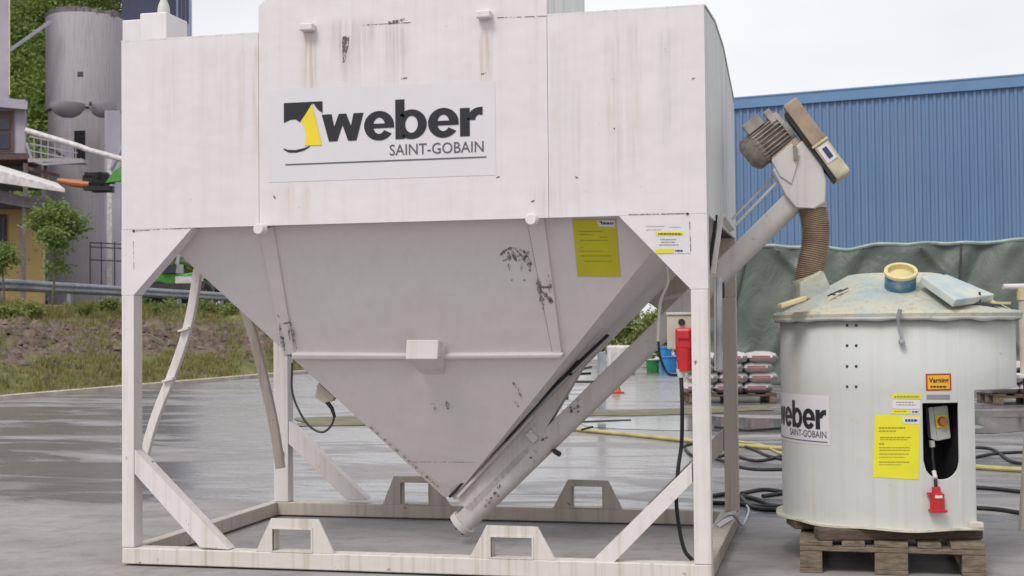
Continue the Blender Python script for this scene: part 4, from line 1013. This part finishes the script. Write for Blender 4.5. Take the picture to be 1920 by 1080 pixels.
MB().lathe(m0, [(.001, -.012), (.05, -.012), (.078, .004), (.088, .02), (.088, .085)], 28, axis=md).build('fan_cover', M['motor'], mo, smooth=True)
MB().tube([m1-md*.012, m1+md*.012], .095, 28).build('end_shield', M['motor2'], mo, smooth=True, bevel=.003)
MB().obox((m0+m1)/2+mp*.105+md*.0-V((0, .02, 0)), md*.048, V((0, .05, 0)), mp*.03).build('terminal_box', M['motor2'], mo, bevel=.006)
MB().obox((m0+m1)/2+md*.09+mp*.07-V((0, .03, 0)), md*.018, V((0, .04, 0)), mp*.05).build('lifting_eye', M['motor2'], mo, bevel=.006)
gq = [(1467, 203), (1493, 186), (1596, 322), (1568, 342)]
g0, g1 = A(1481, 196), A(1582, 333); gd = (g1-g0).normalized(); gp = V((-gd.z, 0, gd.x))
def slab(f0, f1, w_, y0, y1, name, mt_, parent, bev=.012):
    a, b = g0.lerp(g1, f0), g0.lerp(g1, f1)
    pts = [a+gp*w_/2, b+gp*w_/2, b-gp*w_/2, a-gp*w_/2]
    return MB().prism([V((p.x, y0, p.z)) for p in pts], (0, y1-y0, 0)).build(name, M[mt_], parent, bevel=bev)
gd_ = slab(0, .56, .078, YA-.11, YA+.1, 'belt_guard', 'beltguard', si)
slab(.562, 1, .078, YA-.108, YA+.1, 'guard_end', 'beltguard2', gd_)
slab(.55, .575, .088, YA-.115, YA+.1, 'guard_strap', 'cream', gd_, .002)
slab(.03, .97, .02, YA-.1, YA+.09, 'guard_back', 'black', gd_, .002).location = gp*-.047*(1 if gp.x > 0 else -1) if False else (0, 0, 0)
o_ = MB(); a, b = g0.lerp(g1, .08), g0.lerp(g1, .98); sgn = -1 if gp.x > 0 else 1
o_.prism([V((p.x, YA-.1, p.z)) for p in (a+gp*.041*sgn, b+gp*.041*sgn, b+gp*.056*sgn, a+gp*.056*sgn)], (0, .18, 0)); o_.build('back_plate', M['black'], gd_)
lc = g0.lerp(g1, .70)-gp*0; ly = YA-.1115
def gl(u0, u1, v0, v1, y, mt_, nm, par): return MB().prism([V((p.x, y, p.z)) for p in (lc+gd*u0+gp*v0, lc+gd*u1+gp*v0, lc+gd*u1+gp*v1, lc+gd*u0+gp*v1)], (0, .001, 0)).build(nm, M[mt_], par)
o = gl(-.045, .045, -.028, .028, ly, 'label_white', 'label', gd_); gl(-.030, .030, -.010, .014, ly-.0015, 'mblue', 'print', gd_)
mb = MB(); mb.bar(A(1497, 286), A(1512, 268), .05, .03, up=aperp); mb.bar(A(1492, 300, YA-.1), A(1490, 274, YA-.1), .02, .02); mb.build('shaft_bearing', M['motor'], si)
mb = MB(); mb.bar(A(1377, 424, YA-.03), A(1460, 338, YA-.03), .012, .012, up=aperp); mb.bar(A(1372, 412, YA+.06), A(1452, 330, YA+.06), .012, .012, up=aperp); mb.build('motor_rail', M['auger'], si)
# white holder where the tube leaves the frame
o = MB().bar(P(1352, 408, 'x', W+.05), P(1336, 512, 'x', W+.05), .012, .045, up=(0, 1, 0)); 
pa, pb = P(1352, 407, 'y', .45), P(1337, 513, 'y', .45)
MB().bar(pa, pb, .022, .02, up=(0, 1, 0)).build('holder', M['whitepaint'], si, bevel=.003)
MB().bar(pa+V((.004, 0, .002)), A(1372, 432, YA-.1), .03, .012, up=(0, 1, 0)).build('holder', M['auger'], si, bevel=.003)
MB().bar(pa-V((.022, 0, -.01)), pb-V((.022, 0, 0)), .014, .012, up=(0, 1, 0)).build('holder_gasket', M['black'], si)
MB().obox(P(1353, 540, 'y', .9), V((.014, 0, 0)), V((0, .02, 0)), V((0, 0, .05))).build('latch', M['black'], si, bevel=.003)
MB().obox(P(1352, 515, 'y', .9), V((.02, 0, 0)), V((0, .02, 0)), V((0, 0, .018))).build('latch', M['ltgrey'], si, bevel=.003)
for px, mt_, r_ in ((1348, 'steel', .016), (1341, 'ltgrey', .008)):
    MB().tube([P(px, 520, 'y', .5), P(px+1, 695, 'y', .5)], r_, 10).build('conduit', M[mt_], si, smooth=True)
# ribbed hose to the mixer
hp = [A(1521, 386), A(1529, 420), A(1529, 455), A(1521, 495), A(1514, 532)]
sp_ = spline(hp, 60); rs = [.066+.0045*math.sin(i*2*math.pi/6.0) for i in range(len(sp_))]
MB().tube(sp_, rs, 28, False).build('ribbed_hose', M['hose'], si, smooth=True, sharp=180)
MB().tube([A(1521, 380), A(1522, 392)], .074, 28).build('hose_clamp', M['rusty'], si, smooth=True)
# control box with red socket
cb = empty('control_box', P(1272, 650, 'y', .35), 'beige control box with a red power socket fixed inside the front right leg', 'control box')
yc = .10
cb.parent = si; del cb['category'], cb['label']
def B(px, py, y=yc): return P(px, py, 'y', y)
def bx(x0, y0, x1, y1, ya, yb_, nm, mt_, par, bev=.004):
    a, b = B(x0, y1, ya), B(x1, y0, ya); return MB().box((a.x, ya, a.z), (b.x, yb_, b.z)).build(nm, M[mt_], par, bevel=bev)
bpy.data.objects.remove(cb)
cb = bx(1251, 590, 1312, 655, yc, yc+.12, 'control_box', 'beige', si); 
bx(1249, 585, 1312, 590.5, yc-.008, yc+.125, 'box_lid', 'ltgrey', cb, .002)
MB().lathe(B(1278, 604, yc-.001), [(.001, -.012), (.014, -.012), (.015, 0)], 18, axis=(0, 1, 0)).build('knob', M['black'], cb, smooth=True)
rs_ = bx(1266, 615, 1296, 655, yc-.075, yc-.001, 'red_socket', 'red', si, .01)
bx(1270, 619, 1292, 636, yc-.085, yc-.074, 'socket_lid', 'red', rs_, .004)
sd_ = MB().tube([B(1282, 652, yc-.05), B(1284, 696, yc-.05)], [.036, .03], 18).build('plug', M['red'], rs_, smooth=True)
MB().tube([B(1277, 692, yc-.05), B(1277, 708, yc-.05)], [.022, .014], 14).build('plug_collar', M['ltgrey'], rs_, smooth=True)
MB().tube(spline([B(1277, 705, yc-.05), B(1279, 760, yc-.05), B(1278, 830, .12), B(1272, 875, .12), B(1268, 930, .12), B(1272, 980, .12), B(1283, 1030, .12), B(1300, 1052, .12)], 8), .009, 10).build('power_cable', M['black'], si, smooth=True)
MB().tube(spline([B(1249, 500, .4), B(1252, 530, .4), B(1240, 560, .4), B(1236, 590, .4), B(1234, 640, .4)], 6), .007, 8).build('cable', M['auger'], si, smooth=True)
MB().tube(spline([B(1234, 636, .4), B(1238, 670, .4), B(1252, 700, .4), B(1275, 704, .3)], 6), .006, 8).build('cable', M['black'], si, smooth=True)
MB().tube([B(1236, 562, D-.2), B(1296, 548, D-.2)], .012, 8).build('cable_rail', M['auger'], si, smooth=True)
# stop chain / strap at the rear right corner, white gusset plate
MB().prism([P(*p, 'z', ZB+.002) for p in ((1341, 985), (1365, 962), (1382, 958), (1374, 975), (1350, 990))], (0, 0, .006)).build('corner_plate', M['whitepaint'], si)
MB().tube(spline([P(1340, 982, 'z', ZB+.02), P(1358, 970, 'z', ZB+.05), P(1375, 966, 'z', ZB+.05), G(1392, 985, .03), G(1404, 958, .05), G(1400, 948, .02)], 6), .007, 8).build('lashing_strap', M['steel'], si, smooth=True)

# ================================================================== THE MIXER
zf = (G(1670, 1079)-CAM).dot(fw); print('pallet depth', zf)
pc = G(1672, 1079); ux = V((1, 0, 0)); uy = V((-ux.y, ux.x, 0))
pcen = V((pc.x, pc.y, 0))+uy*.6
pallet('pallet', pcen, ux, uy, .8, 1.2, 'weathered wooden pallet carrying the round mixer', 'pallets in the yard')
# bearers
bt = empty('timber_bearers', pcen+V((0, 0, .144)), 'dark brown timber planks between the pallet and the mixer', 'planks')
zb0 = .1455; RD = .548
dc = (pc-CAM).dot(fw)+RD+.04
mc = C(1680, 700, dc); mc.z = 0; mc = V((mc.x, mc.y, 0))
er = hx; ef = -hy_
zbase = PL(1700, 996, mc+ef*(RD+.02), ef).z; print('zbase', zbase, 'mc', mc)
zb1 = zbase-.004
MB().obox(mc+ef*.43+V((0, 0, (zb0+zb1)/2))-er*.125, er*.37, ef*.055, V((0, 0, (zb1-zb0)/2))).build('plank', M['beam'], bt, bevel=.004)
MB().obox(mc-er*.36+ef*.12+V((0, 0, (zb0+.012+zb1)/2)), er*.19, ef*.1, V((0, 0, (zb1-zb0-.012)/2))).build('plank', M['beam'], bt, bevel=.004)
MB().obox(mc+ef*-.4+V((0, 0, (zb0+zb1)/2)), er*.4, ef*.055, V((0, 0, (zb1-zb0)/2))).build('plank', M['beam'], bt, bevel=.004)
mx = empty('pan_mixer', mc+V((0, 0, zbase)), 'round white pan mixer with a dusty blue and cream lid on a pallet', 'mixer')
def cyl(px, py, R=RD):                                # pixel -> (theta, z) on the drum, theta from the camera side towards the right
    d = ray(px, py); o_ = CAM-mc; ax, ay = d.x, d.y; bx_, by_ = o_.x, o_.y
    a = ax*ax+ay*ay; b = 2*(ax*bx_+ay*by_); c_ = bx_*bx_+by_*by_-R*R; q = b*b-4*a*c_
    t = (-b-math.sqrt(max(q, 0)))/(2*a); p = CAM+d*t; r_ = p-mc
    return math.atan2(r_.dot(er), r_.dot(ef)), p.z
def cp(th_, z, R=RD): return mc+(ef*math.cos(th_)+er*math.sin(th_))*R+V((0, 0, z))
zrim = PL(1680, 590, mc+ef*RD, ef).z; zmid = cyl(1826, 732)[1]; thr = cyl(1828, 850)[0]
sl0, sz1 = cyl(1729, 756); sl1, _ = cyl(1796, 756); _, sz0 = cyl(1762, 899)
print('zrim', zrim, 'zmid', zmid, 'thr', math.degrees(thr), 'slot', sl0, sl1, sz0, sz1)
full_ = [-math.radians(150)+i*(thr+math.radians(150))/110 for i in range(111)]+[sl0, sl1, sl0-.006, sl1+.006, thr-.006]+[sl0+(sl1-sl0)*i/16 for i in range(17)]
rest_ = [thr+(2*math.pi-math.radians(150)-thr)*i/70 for i in range(1, 71)]
cols = sorted(set(full_))+rest_; NR = 9
mb = MB(); vs = []; fs = []
for th_ in cols:
    inn = sl0-1e-6 <= th_ <= sl1+1e-6
    u = ((th_-sl0)/(sl1-sl0)*2-1) if inn else 0
    zlow = sz0+(1-math.sqrt(max(0, 1-u*u)))*.085 if inn else sz0
    for z in (zbase, zbase+.004, zlow-.004, zlow, sz1, sz1+.004, zmid, zmid+.004, zrim): vs.append(cp(th_, z))
for i in range(len(cols)-1):
    for j in range(NR-1):
        if j == 3 and cols[i] >= sl0-1e-6 and cols[i+1] <= sl1+1e-6: continue
        if j < 6 and cols[i] >= thr-1e-6: continue
        fs.append((i*NR+j, (i+1)*NR+j, (i+1)*NR+j+1, i*NR+j+1))
mb.add(vs, fs); sk = mb.build('drum', M['mixer'], mx, smooth=True, sharp=50); s_ = sk.modifiers.new('solid', 'SOLIDIFY'); s_.thickness = .008; s_.offset = 0
# drum above, slightly proud of the skirt line
n_ = 96; mb = MB()
mb.lathe(mc, [(.01, zmid+.003), (RD-.006, zmid+.003)], n_); mb.build('drum_floor', M['mixer'], mx)
mb = MB(); vs = []; n_ = 90
a_s = -math.radians(150)
for i in range(n_+1):
    th_ = a_s+(thr+.02-a_s)*i/n_; wv = .004*math.sin(th_*9)
    for R_, z in ((RD-.02, zbase-.002), (RD+.036, zbase-.002), (RD+.036, zbase+.008), (RD-.02, zbase+.008)): vs.append(cp(th_, z+(wv if R_ > RD else 0), R_))
mb.add(vs, [(i*4+j, i*4+(j+1) % 4, i*4+4+(j+1) % 4, i*4+4+j) for i in range(n_) for j in range(4)]+[(0, 1, 2, 3), (n_*4, n_*4+1, n_*4+2, n_*4+3)])
M['flange'] = simple('crusted_flange', (.56, .54, .44), .8, sc=14, bump=.5)
mb.build('bottom_flange', M['flange'], mx, smooth=True)
p = cp(thr-.03, zbase+.02, RD+.016)
MB().obox(p, er*.03, ef*.02, V((0, 0, .012))).build('corner_foot', M['flange'], mx, bevel=.003)
# black box added behind the slot, the darkness inside painted in
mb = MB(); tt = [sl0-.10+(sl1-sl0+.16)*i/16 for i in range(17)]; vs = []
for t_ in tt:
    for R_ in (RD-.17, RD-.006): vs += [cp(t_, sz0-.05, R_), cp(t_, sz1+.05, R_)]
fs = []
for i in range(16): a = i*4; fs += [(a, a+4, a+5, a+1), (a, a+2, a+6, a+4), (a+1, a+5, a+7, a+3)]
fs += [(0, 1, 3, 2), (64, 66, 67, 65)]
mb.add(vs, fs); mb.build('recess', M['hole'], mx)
mb = MB(); mb.bar(cp(thr, (zbase+zmid)/2, RD-.02)+V((0, 0, 0))-V((0, 0, (zmid-zbase)/2-.01)), cp(thr, zmid-.005, RD-.03), .02, .02); mb.build('edge_post', M['mixer'], mx)
# decals bent round the drum
def decal(name, q, mt_, par, R=RD+.0055, nn=12):     # q: four pixels, clockwise from upper left
    c4_ = [cyl(*p_) for p_ in q]; mb = MB(); vs = []
    for i in range(nn+1):
        u = i/nn; t_ = [c4_[0][k]+(c4_[1][k]-c4_[0][k])*u for k in (0, 1)]; b_ = [c4_[3][k]+(c4_[2][k]-c4_[3][k])*u for k in (0, 1)]
        vs += [cp(t_[0], t_[1], R), cp(b_[0], b_[1], R)]
    mb.add(vs, [(2*i, 2*i+1, 2*i+3, 2*i+2) for i in range(nn)]); return mb.build(name, M[mt_], par)
def CFR(px0, pyb, px1, pyt):                          # text box on the drum
    t0_, z0_ = cyl(px0, pyb); t1_, z1_ = cyl(px1, pyt)
    return lambda u, v, n_: cp(t0_+(t1_-t0_)*u, z0_+(z1_-z0_)*v, RD+n_)
def dlines(par, lines, mt_, R=RD+.0068, seed=3, nm='print'):
    mb = MB(); rnd = random.Random(seed)
    for (x0, x1, y, h) in lines:
        x = x0
        while x < x1:
            x2 = min(x1, x+rnd.uniform(2.5, 7)); q = [cyl(*p_) for p_ in ((x, y-h/2), (x2, y-h/2), (x2, y+h/2), (x, y+h/2))]; mb.add([cp(a, b, R) for a, b in q], [(0, 1, 2, 3)]); x = x2+1.2
    mb.build(nm, M[mt_], par)
# big sign: extends past the left edge of the drum
thL, zL1 = cyl(1462, 748); thR, zR1 = cyl(1556, 742); _, zR0 = cyl(1556, 835)
thS = thR-.78/RD*1.02
mb = MB(); vs = []
for i in range(31):
    th_ = thS+(thR-thS)*i/30; vs += [cp(th_, zR1, RD+.0055), cp(th_, zR0, RD+.0055)]
mb.add(vs, [(2*i, 2*i+1, 2*i+3, 2*i+2) for i in range(30)]); bs = mb.build('brand_sign', M['label_white'], mx, smooth=True)
tr_, zt_ = cyl(1551, 805); te_, _ = cyl(1481, 805); _, zx = cyl(1551, 769)
hgt = zx-zt_; arc = hgt*wd*1.0
fr2 = lambda u, v, n_: cp(tr_-(1-u)*arc/RD, zt_+(zx-zt_)*v, RD+n_)
mb = MB()
for i, pl in enumerate(polys): mb.prism([fr2(x/wd, y, .0075+.0001*(i % 5)) for x, y in pl], (0, 0, 0.0)) if False else mb.add([fr2(x/wd, y, .0075+.0001*(i % 5)) for x, y in pl], [tuple(range(len(pl)))])
mb.build('lettering', M['ink'], bs)
_, a0_ = cyl(1551, 822); _, a1_ = cyl(1551, 809); _, u0_ = cyl(1551, 830)
sgw = arc*.60; mb = MB(); puttext(mb, 'SAINT-GOBAIN', lambda u, v, n_: cp(tr_-(1-u)*sgw/RD, a0_+(a1_-a0_)*v, RD+n_), .0075, .004); mb.build('lettering', M['ink_grey'], bs)
mb = MB(); vs = []
for i in range(21):
    th_ = tr_+.01-(arc/RD)*1.2*i/20; vs += [cp(th_, u0_, RD+.0075), cp(th_, u0_+.0045, RD+.0075)]
mb.add(vs, [(2*i, 2*i+1, 2*i+3, 2*i+2) for i in range(20)]); mb.build('underline', M['ink_grey'], bs)
# warning plate
o = decal('warning_plate', [(1735, 701), (1782, 700), (1783, 732), (1736, 733)], 'signred', mx)
decal('plate_face', [(1738, 704), (1779, 703), (1780, 729), (1739, 730)], 'signor', o, RD+.0068)
mb = MB(); puttext(mb, 'Varning', CFR(1741, 720, 1777, 708), .0082, .02); mb.build('lettering', M['ink'], o)
dlines(o, [(1744, 1774, 725, 3)], 'ink', RD+.0082)
o = decal('rating_plate', [(1737, 740), (1780, 740), (1780, 749), (1737, 749)], 'label_grey', mx)
o = decal('label', [(1672, 738), (1727, 739), (1727, 748), (1672, 747)], 'yellow', mx); dlines(o, [(1677, 1723, 743.5, 3)], 'ink_yellow')
o = decal('label', [(1673, 749), (1725, 750), (1725, 767), (1673, 766)], 'label_white', mx); dlines(o, [(1680, 1712, 754, 1), (1680, 1716, 759, 1)], 'ink_grey')
o = decal('label', [(1672, 767.5), (1706, 768), (1706, 776), (1672, 775.5)], 'yellow', mx); dlines(o, [(1677, 1700, 771, 1.5)], 'ink_yellow')
o = decal('label', [(1707, 768), (1724, 768), (1724, 776), (1707, 776)], 'label_white', mx); dlines(o, [(1710, 1722, 772, 3)], 'mblue')
o = decal('instruction_sheet', [(1641, 777), (1725, 779), (1722, 899), (1637, 894)], 'yellow', mx)
decal('logo_patch', [(1690, 781), (1724, 782), (1723, 795), (1694, 794)], 'label_white', o, RD+.0068)
dlines(o, [(1697, 1720, 788, 4.5)], 'mblue', RD+.0082)
dlines(o, [(1649, 1697, 802, 3), (1649, 1681, 808, 2), (1651, 1708, 820, 2), (1651, 1700, 824, 1.5), (1649, 1658, 832, 2.5), (1649, 1706, 839, 1.6), (1649, 1705, 844, 1.4), (1649, 1704, 851, 1.6), (1649, 1698, 857, 1), (1649, 1706, 866, 1.8), (1649, 1690, 871, 1.2)], 'ink_yellow')
# rivets, each in pairs
for py in (610, 648, 687, 725):
    for px in (1589, 1606):
        a, b = cyl(px, py); nrm = (ef*math.cos(a)+er*math.sin(a)); MB().lathe(cp(a, b), [(.001, .007), (.006, .006), (.010, .0)], 10, axis=nrm).build('rivet', M['dark'], mx, smooth=True)
a, b = cyl(1874, 661); MB().lathe(cp(a, b), [(.001, .008), (.006, .006), (.009, .0)], 10, axis=(ef*math.cos(a)+er*math.sin(a))).build('rivet', M['ltgrey'], mx, smooth=True)
# latch hook
pts = [C(px, py, 0) for px, py in ((0, 0),)]
def CF(px, py, off=.03): return PL(px, py, mc+ef*(RD+off), ef)
MB().tube(spline([CF(1688, 580, .05), CF(1684, 598, .035), CF(1685, 612, .02), CF(1690, 632, .014), CF(1690, 643, .012)], 6), [.010]*7+[.007]*18, 8).build('latch', M['steel'], mx, smooth=True)
MB().lathe(CF(1690, 641, .0), [(.001, .022), (.012, .02), (.014, 0)], 12, axis=ef).build('latch_pin', M['steel'], mx, smooth=True)
# lid
RL = RD+.036; ztopl = PL(1700, 513, mc, ef).z; RT = .20
ld = MB(); prof = [(RD-.01, zrim-.012), (RL, zrim-.012), (RL+.004, zrim+.006), (RL-.004, zrim+.018), (RD-.01, zrim+.022), (RT+.02, ztopl-.006), (RT-.02, ztopl), (.001, ztopl+.002)]
ld.lathe(mc, prof, 72); lid = ld.build('lid', M['lid'], mx, smooth=True, sharp=25)
mb = MB(); vs = []                                   # mortar crust hanging from the rim
for i in range(241):
    th_ = i/240*2*math.pi; hh = .012+.014*max(0, noise.noise(V((math.cos(th_)*5, math.sin(th_)*5, 0)))+.2)
    vs += [cp(th_, zrim-.011, RL+.002), cp(th_, zrim-.011-hh, RL-.006)]
mb.add(vs, [(2*i, 2*i+1, 2*i+3, 2*i+2) for i in range(240)]); o = mb.build('rim_lip', M['mixer'], mx, smooth=True); o.modifiers.new('s', 'SOLIDIFY').thickness = .006
slope = (ztopl-zrim-.022)/(RD-RT); nl = 1/math.sqrt(1+slope*slope)
def coneN(th_): e = ef*math.cos(th_)+er*math.sin(th_); return (e*slope+V((0, 0, 1))).normalized(), e
def coneP(th_, R_): return cp(th_, zrim+.022+(RD-R_)*slope, R_)
# blue filling neck standing on the front slope, tipped towards the camera
bp = PL(1684, 548, mc+ef*.34, ef); th_ = math.asin((bp-mc).dot(er)/.40); cen = coneP(th_, .335); nrm, e = coneN(th_); nrm = (nrm+ef*.10).normalized()
rb = 28.5*((cen-CAM).dot(fw))/F
nk = MB().lathe(cen, [(rb, -.03), (rb, .075), (rb*.86, .075), (rb*.86, .02)], 40, axis=nrm).build('filling_neck', M['blue'], mx, smooth=True)
MB().lathe(cen, [(rb+.002, .068), (rb+.006, .074), (rb+.005, .084), (rb*.85, .084), (rb*.84, .05)], 40, axis=nrm).build('neck_rim', M['cream'], nk, smooth=True)
MB().lathe(cen, [(rb*.85, .058), (.001, .062)], 40, axis=nrm).build('neck_cap', M['cream'], nk, smooth=True)
# hatch on the right slope
th_ = math.radians(38); hc = coneP(th_, .40); nrm, e = coneN(th_); sd_v = V((0, 0, 1)).cross(e).normalized()
pts = [PL(*p_, hc+nrm*.035, nrm) for p_ in ((1728, 517), (1775, 514), (1866, 552), (1792, 562))]
o = MB().prism(pts, -nrm*.038).build('hatch', M['hatch'], mx, bevel=.006)
mb = MB(); mb.bar(coneP(math.radians(20), .50)+V((0, 0, .008)), coneP(math.radians(45), .53)+V((0, 0, .008)), .012, .012); c0 = coneP(math.radians(33), .5); mb.tube([c0, c0+V((0, 0, .055))], .006, 6); mb.build('hatch_hinge', M['dark'], mx)
mb = MB(); mb.obox(coneP(math.radians(52), .50)+V((0, 0, .004)), e*.03, sd_v*.06, V((0, 0, .006))); mb.build('hatch_sill', M['cream'], mx)
# small cream cover on the left
th_ = math.radians(-52); c0 = coneP(th_, .50); nrm, e = coneN(th_); pts = [PL(*p_, c0+nrm*.03, nrm) for p_ in ((1460, 571), (1502, 553), (1510, 562), (1470, 579))]
c0 = PL(1485, 567, c0, ef); MB().obox(c0, (er*.060+V((0, 0, .018))), ef*.05, V((0, 0, .012))).build('inspection_cover', M['cream'], mx, bevel=.006)
# chute that takes the ribbed hose
dch = (A(1514, 530)-CAM).dot(fw); MB().tube([C(1530, 558, dch+.01), C(1512, 514, dch)], [.085, .082], 4 if False else 24, False).build('inlet_chute', M['lid'], mx, smooth=True)
MB().prism([C(1500, 530, dch-.09), C(1541, 508, dch-.09), C(1558, 545, dch-.09), C(1530, 560, dch-.09), C(1500, 562, dch-.09)], fw*.17).build('chute_box', M['lid'], mx, bevel=.006)
mb = MB()
for q in (((1552, 555), (1578, 543)), ((1572, 548), (1590, 540)), ((1557, 551), (1566, 553))):
    a, b = [PL(*p_, coneP(math.radians(-30), .36)+coneN(math.radians(-30))[0]*.004, coneN(math.radians(-30))[0]) for p_ in q]; mb.bar(a, b, .010, .003, up=coneN(math.radians(-30))[0])
mb.build('hinge_marks', M['dark'], lid)
# switch box in the recess, cable and red plug
def S_(px, py, off): return PL(px, py, mc+ef*(RD*.85+off), ef)
sb = MB().prism([S_(*p_, -.01) for p_ in ((1750, 763), (1777, 760), (1783, 822), (1758, 827))], -ef*.07+V((0, 0, 0))).build('switch_box', M['ltgrey'], mx, bevel=.004)
MB().prism([S_(*p_, -.012) for p_ in ((1741, 764), (1749.5, 763), (1757.5, 827), (1746, 822))], -ef*.05).build('switch_side', M['mixer'], sb, bevel=.002)
MB().prism([S_(*p_, -.004) for p_ in ((1753, 779), (1776, 777), (1779, 801), (1756, 803))], -ef*.005).build('switch_plate', M['logo_yellow'], sb)
MB().lathe(S_(1767, 790, -.002), [(.001, .022), (.018, .02), (.022, 0)], 20, axis=ef).build('red_knob', M['orange'], sb, smooth=True)
MB().tube([S_(1747, 826, -.02), S_(1748, 838, -.02)], .013, 12).build('cable_gland', M['ltgrey'], mx, smooth=True)
MB().tube(spline([S_(1748, 836, -.02), S_(1749, 860, .0), S_(1752, 884, .06), S_(1754, 900, .09), S_(1755, 918, .095)], 6), .0075, 10).build('cable', M['black'], mx, smooth=True)
MB().tube([S_(1751, 884, .075), S_(1754, 897, .1)], .010, 10).build('cable_tie', M['whitepaint'], mx, smooth=True)
pg = MB().tube([S_(1755, 913, .1), S_(1756, 924, .1), S_(1757, 926, .1), S_(1758, 958, .1)], [.018, .02, .031, .033], 18).build('red_plug', M['red'], mx, smooth=True, bevel=.001)
MB().obox(S_(1757, 957, .1), er*.036, ef*.034, V((0, 0, .006))).build('plug_cap', M['red'], pg, bevel=.002)
MB().obox(S_(1743, 926, .1), er*.010, ef*.01, V((0, 0, .006))).build('plug_hinge', M['red'], pg)
MB().obox(S_(1756, 930, .1)+ef*.032, er*.016, ef*.002, V((0, 0, .006))).build('plug_label', M['label_white'], pg)

# ------------------------------------------------------------------ pump stand at the right edge
ps = empty('pump_stand', G(1930, 1000), 'cream stand with a white T-shaped handle at the right edge beside the mixer', 'stand')
dp = 7.4
MB().tube([C(1881, 538, dp), C(1970, 536, dp)], .016, 12).build('handle', M['whitepaint'], ps, smooth=True)
MB().tube([C(1917, 545, dp), C(1921, 700, dp)], .022, 14).build('column', M['beige'], ps, smooth=True)
MB().tube([C(1916, 540, dp), C(1917, 562, dp)], .028, 14).build('collar', M['cream'], ps, smooth=True)
MB().obox(C(1950, 704, dp), er*.155, ef*.12, V((0, 0, .010))).build('table_plate', M['whitepaint'], ps, bevel=.003)
MB().obox(C(1962, 735, dp), er*.09, ef*.1, V((0, 0, .07))).build('gear_case', M['brownwood'], ps, bevel=.006)
for q in (-.1, .12): 
    a = C(1965, 706, dp)+er*q; MB().tube([a, V((a.x+q*.6, a.y, .0))], .014, 8).build('leg', M['beige'], ps)

# small marks, print and fixings too fine to pick apart: each stays one part
for o in list(bpy.data.objects):
    if o.parent and o.name.split('.')[0] in ('scuff', 'print', 'weld_seams', 'chips', 'rust_spots', 'roof_clutter', 'lettering', 'cooling_fins', 'hinge_marks', 'bolt', 'corner_bolts', 'stems', 'dark_print'):
        o['kind'] = 'stuff'
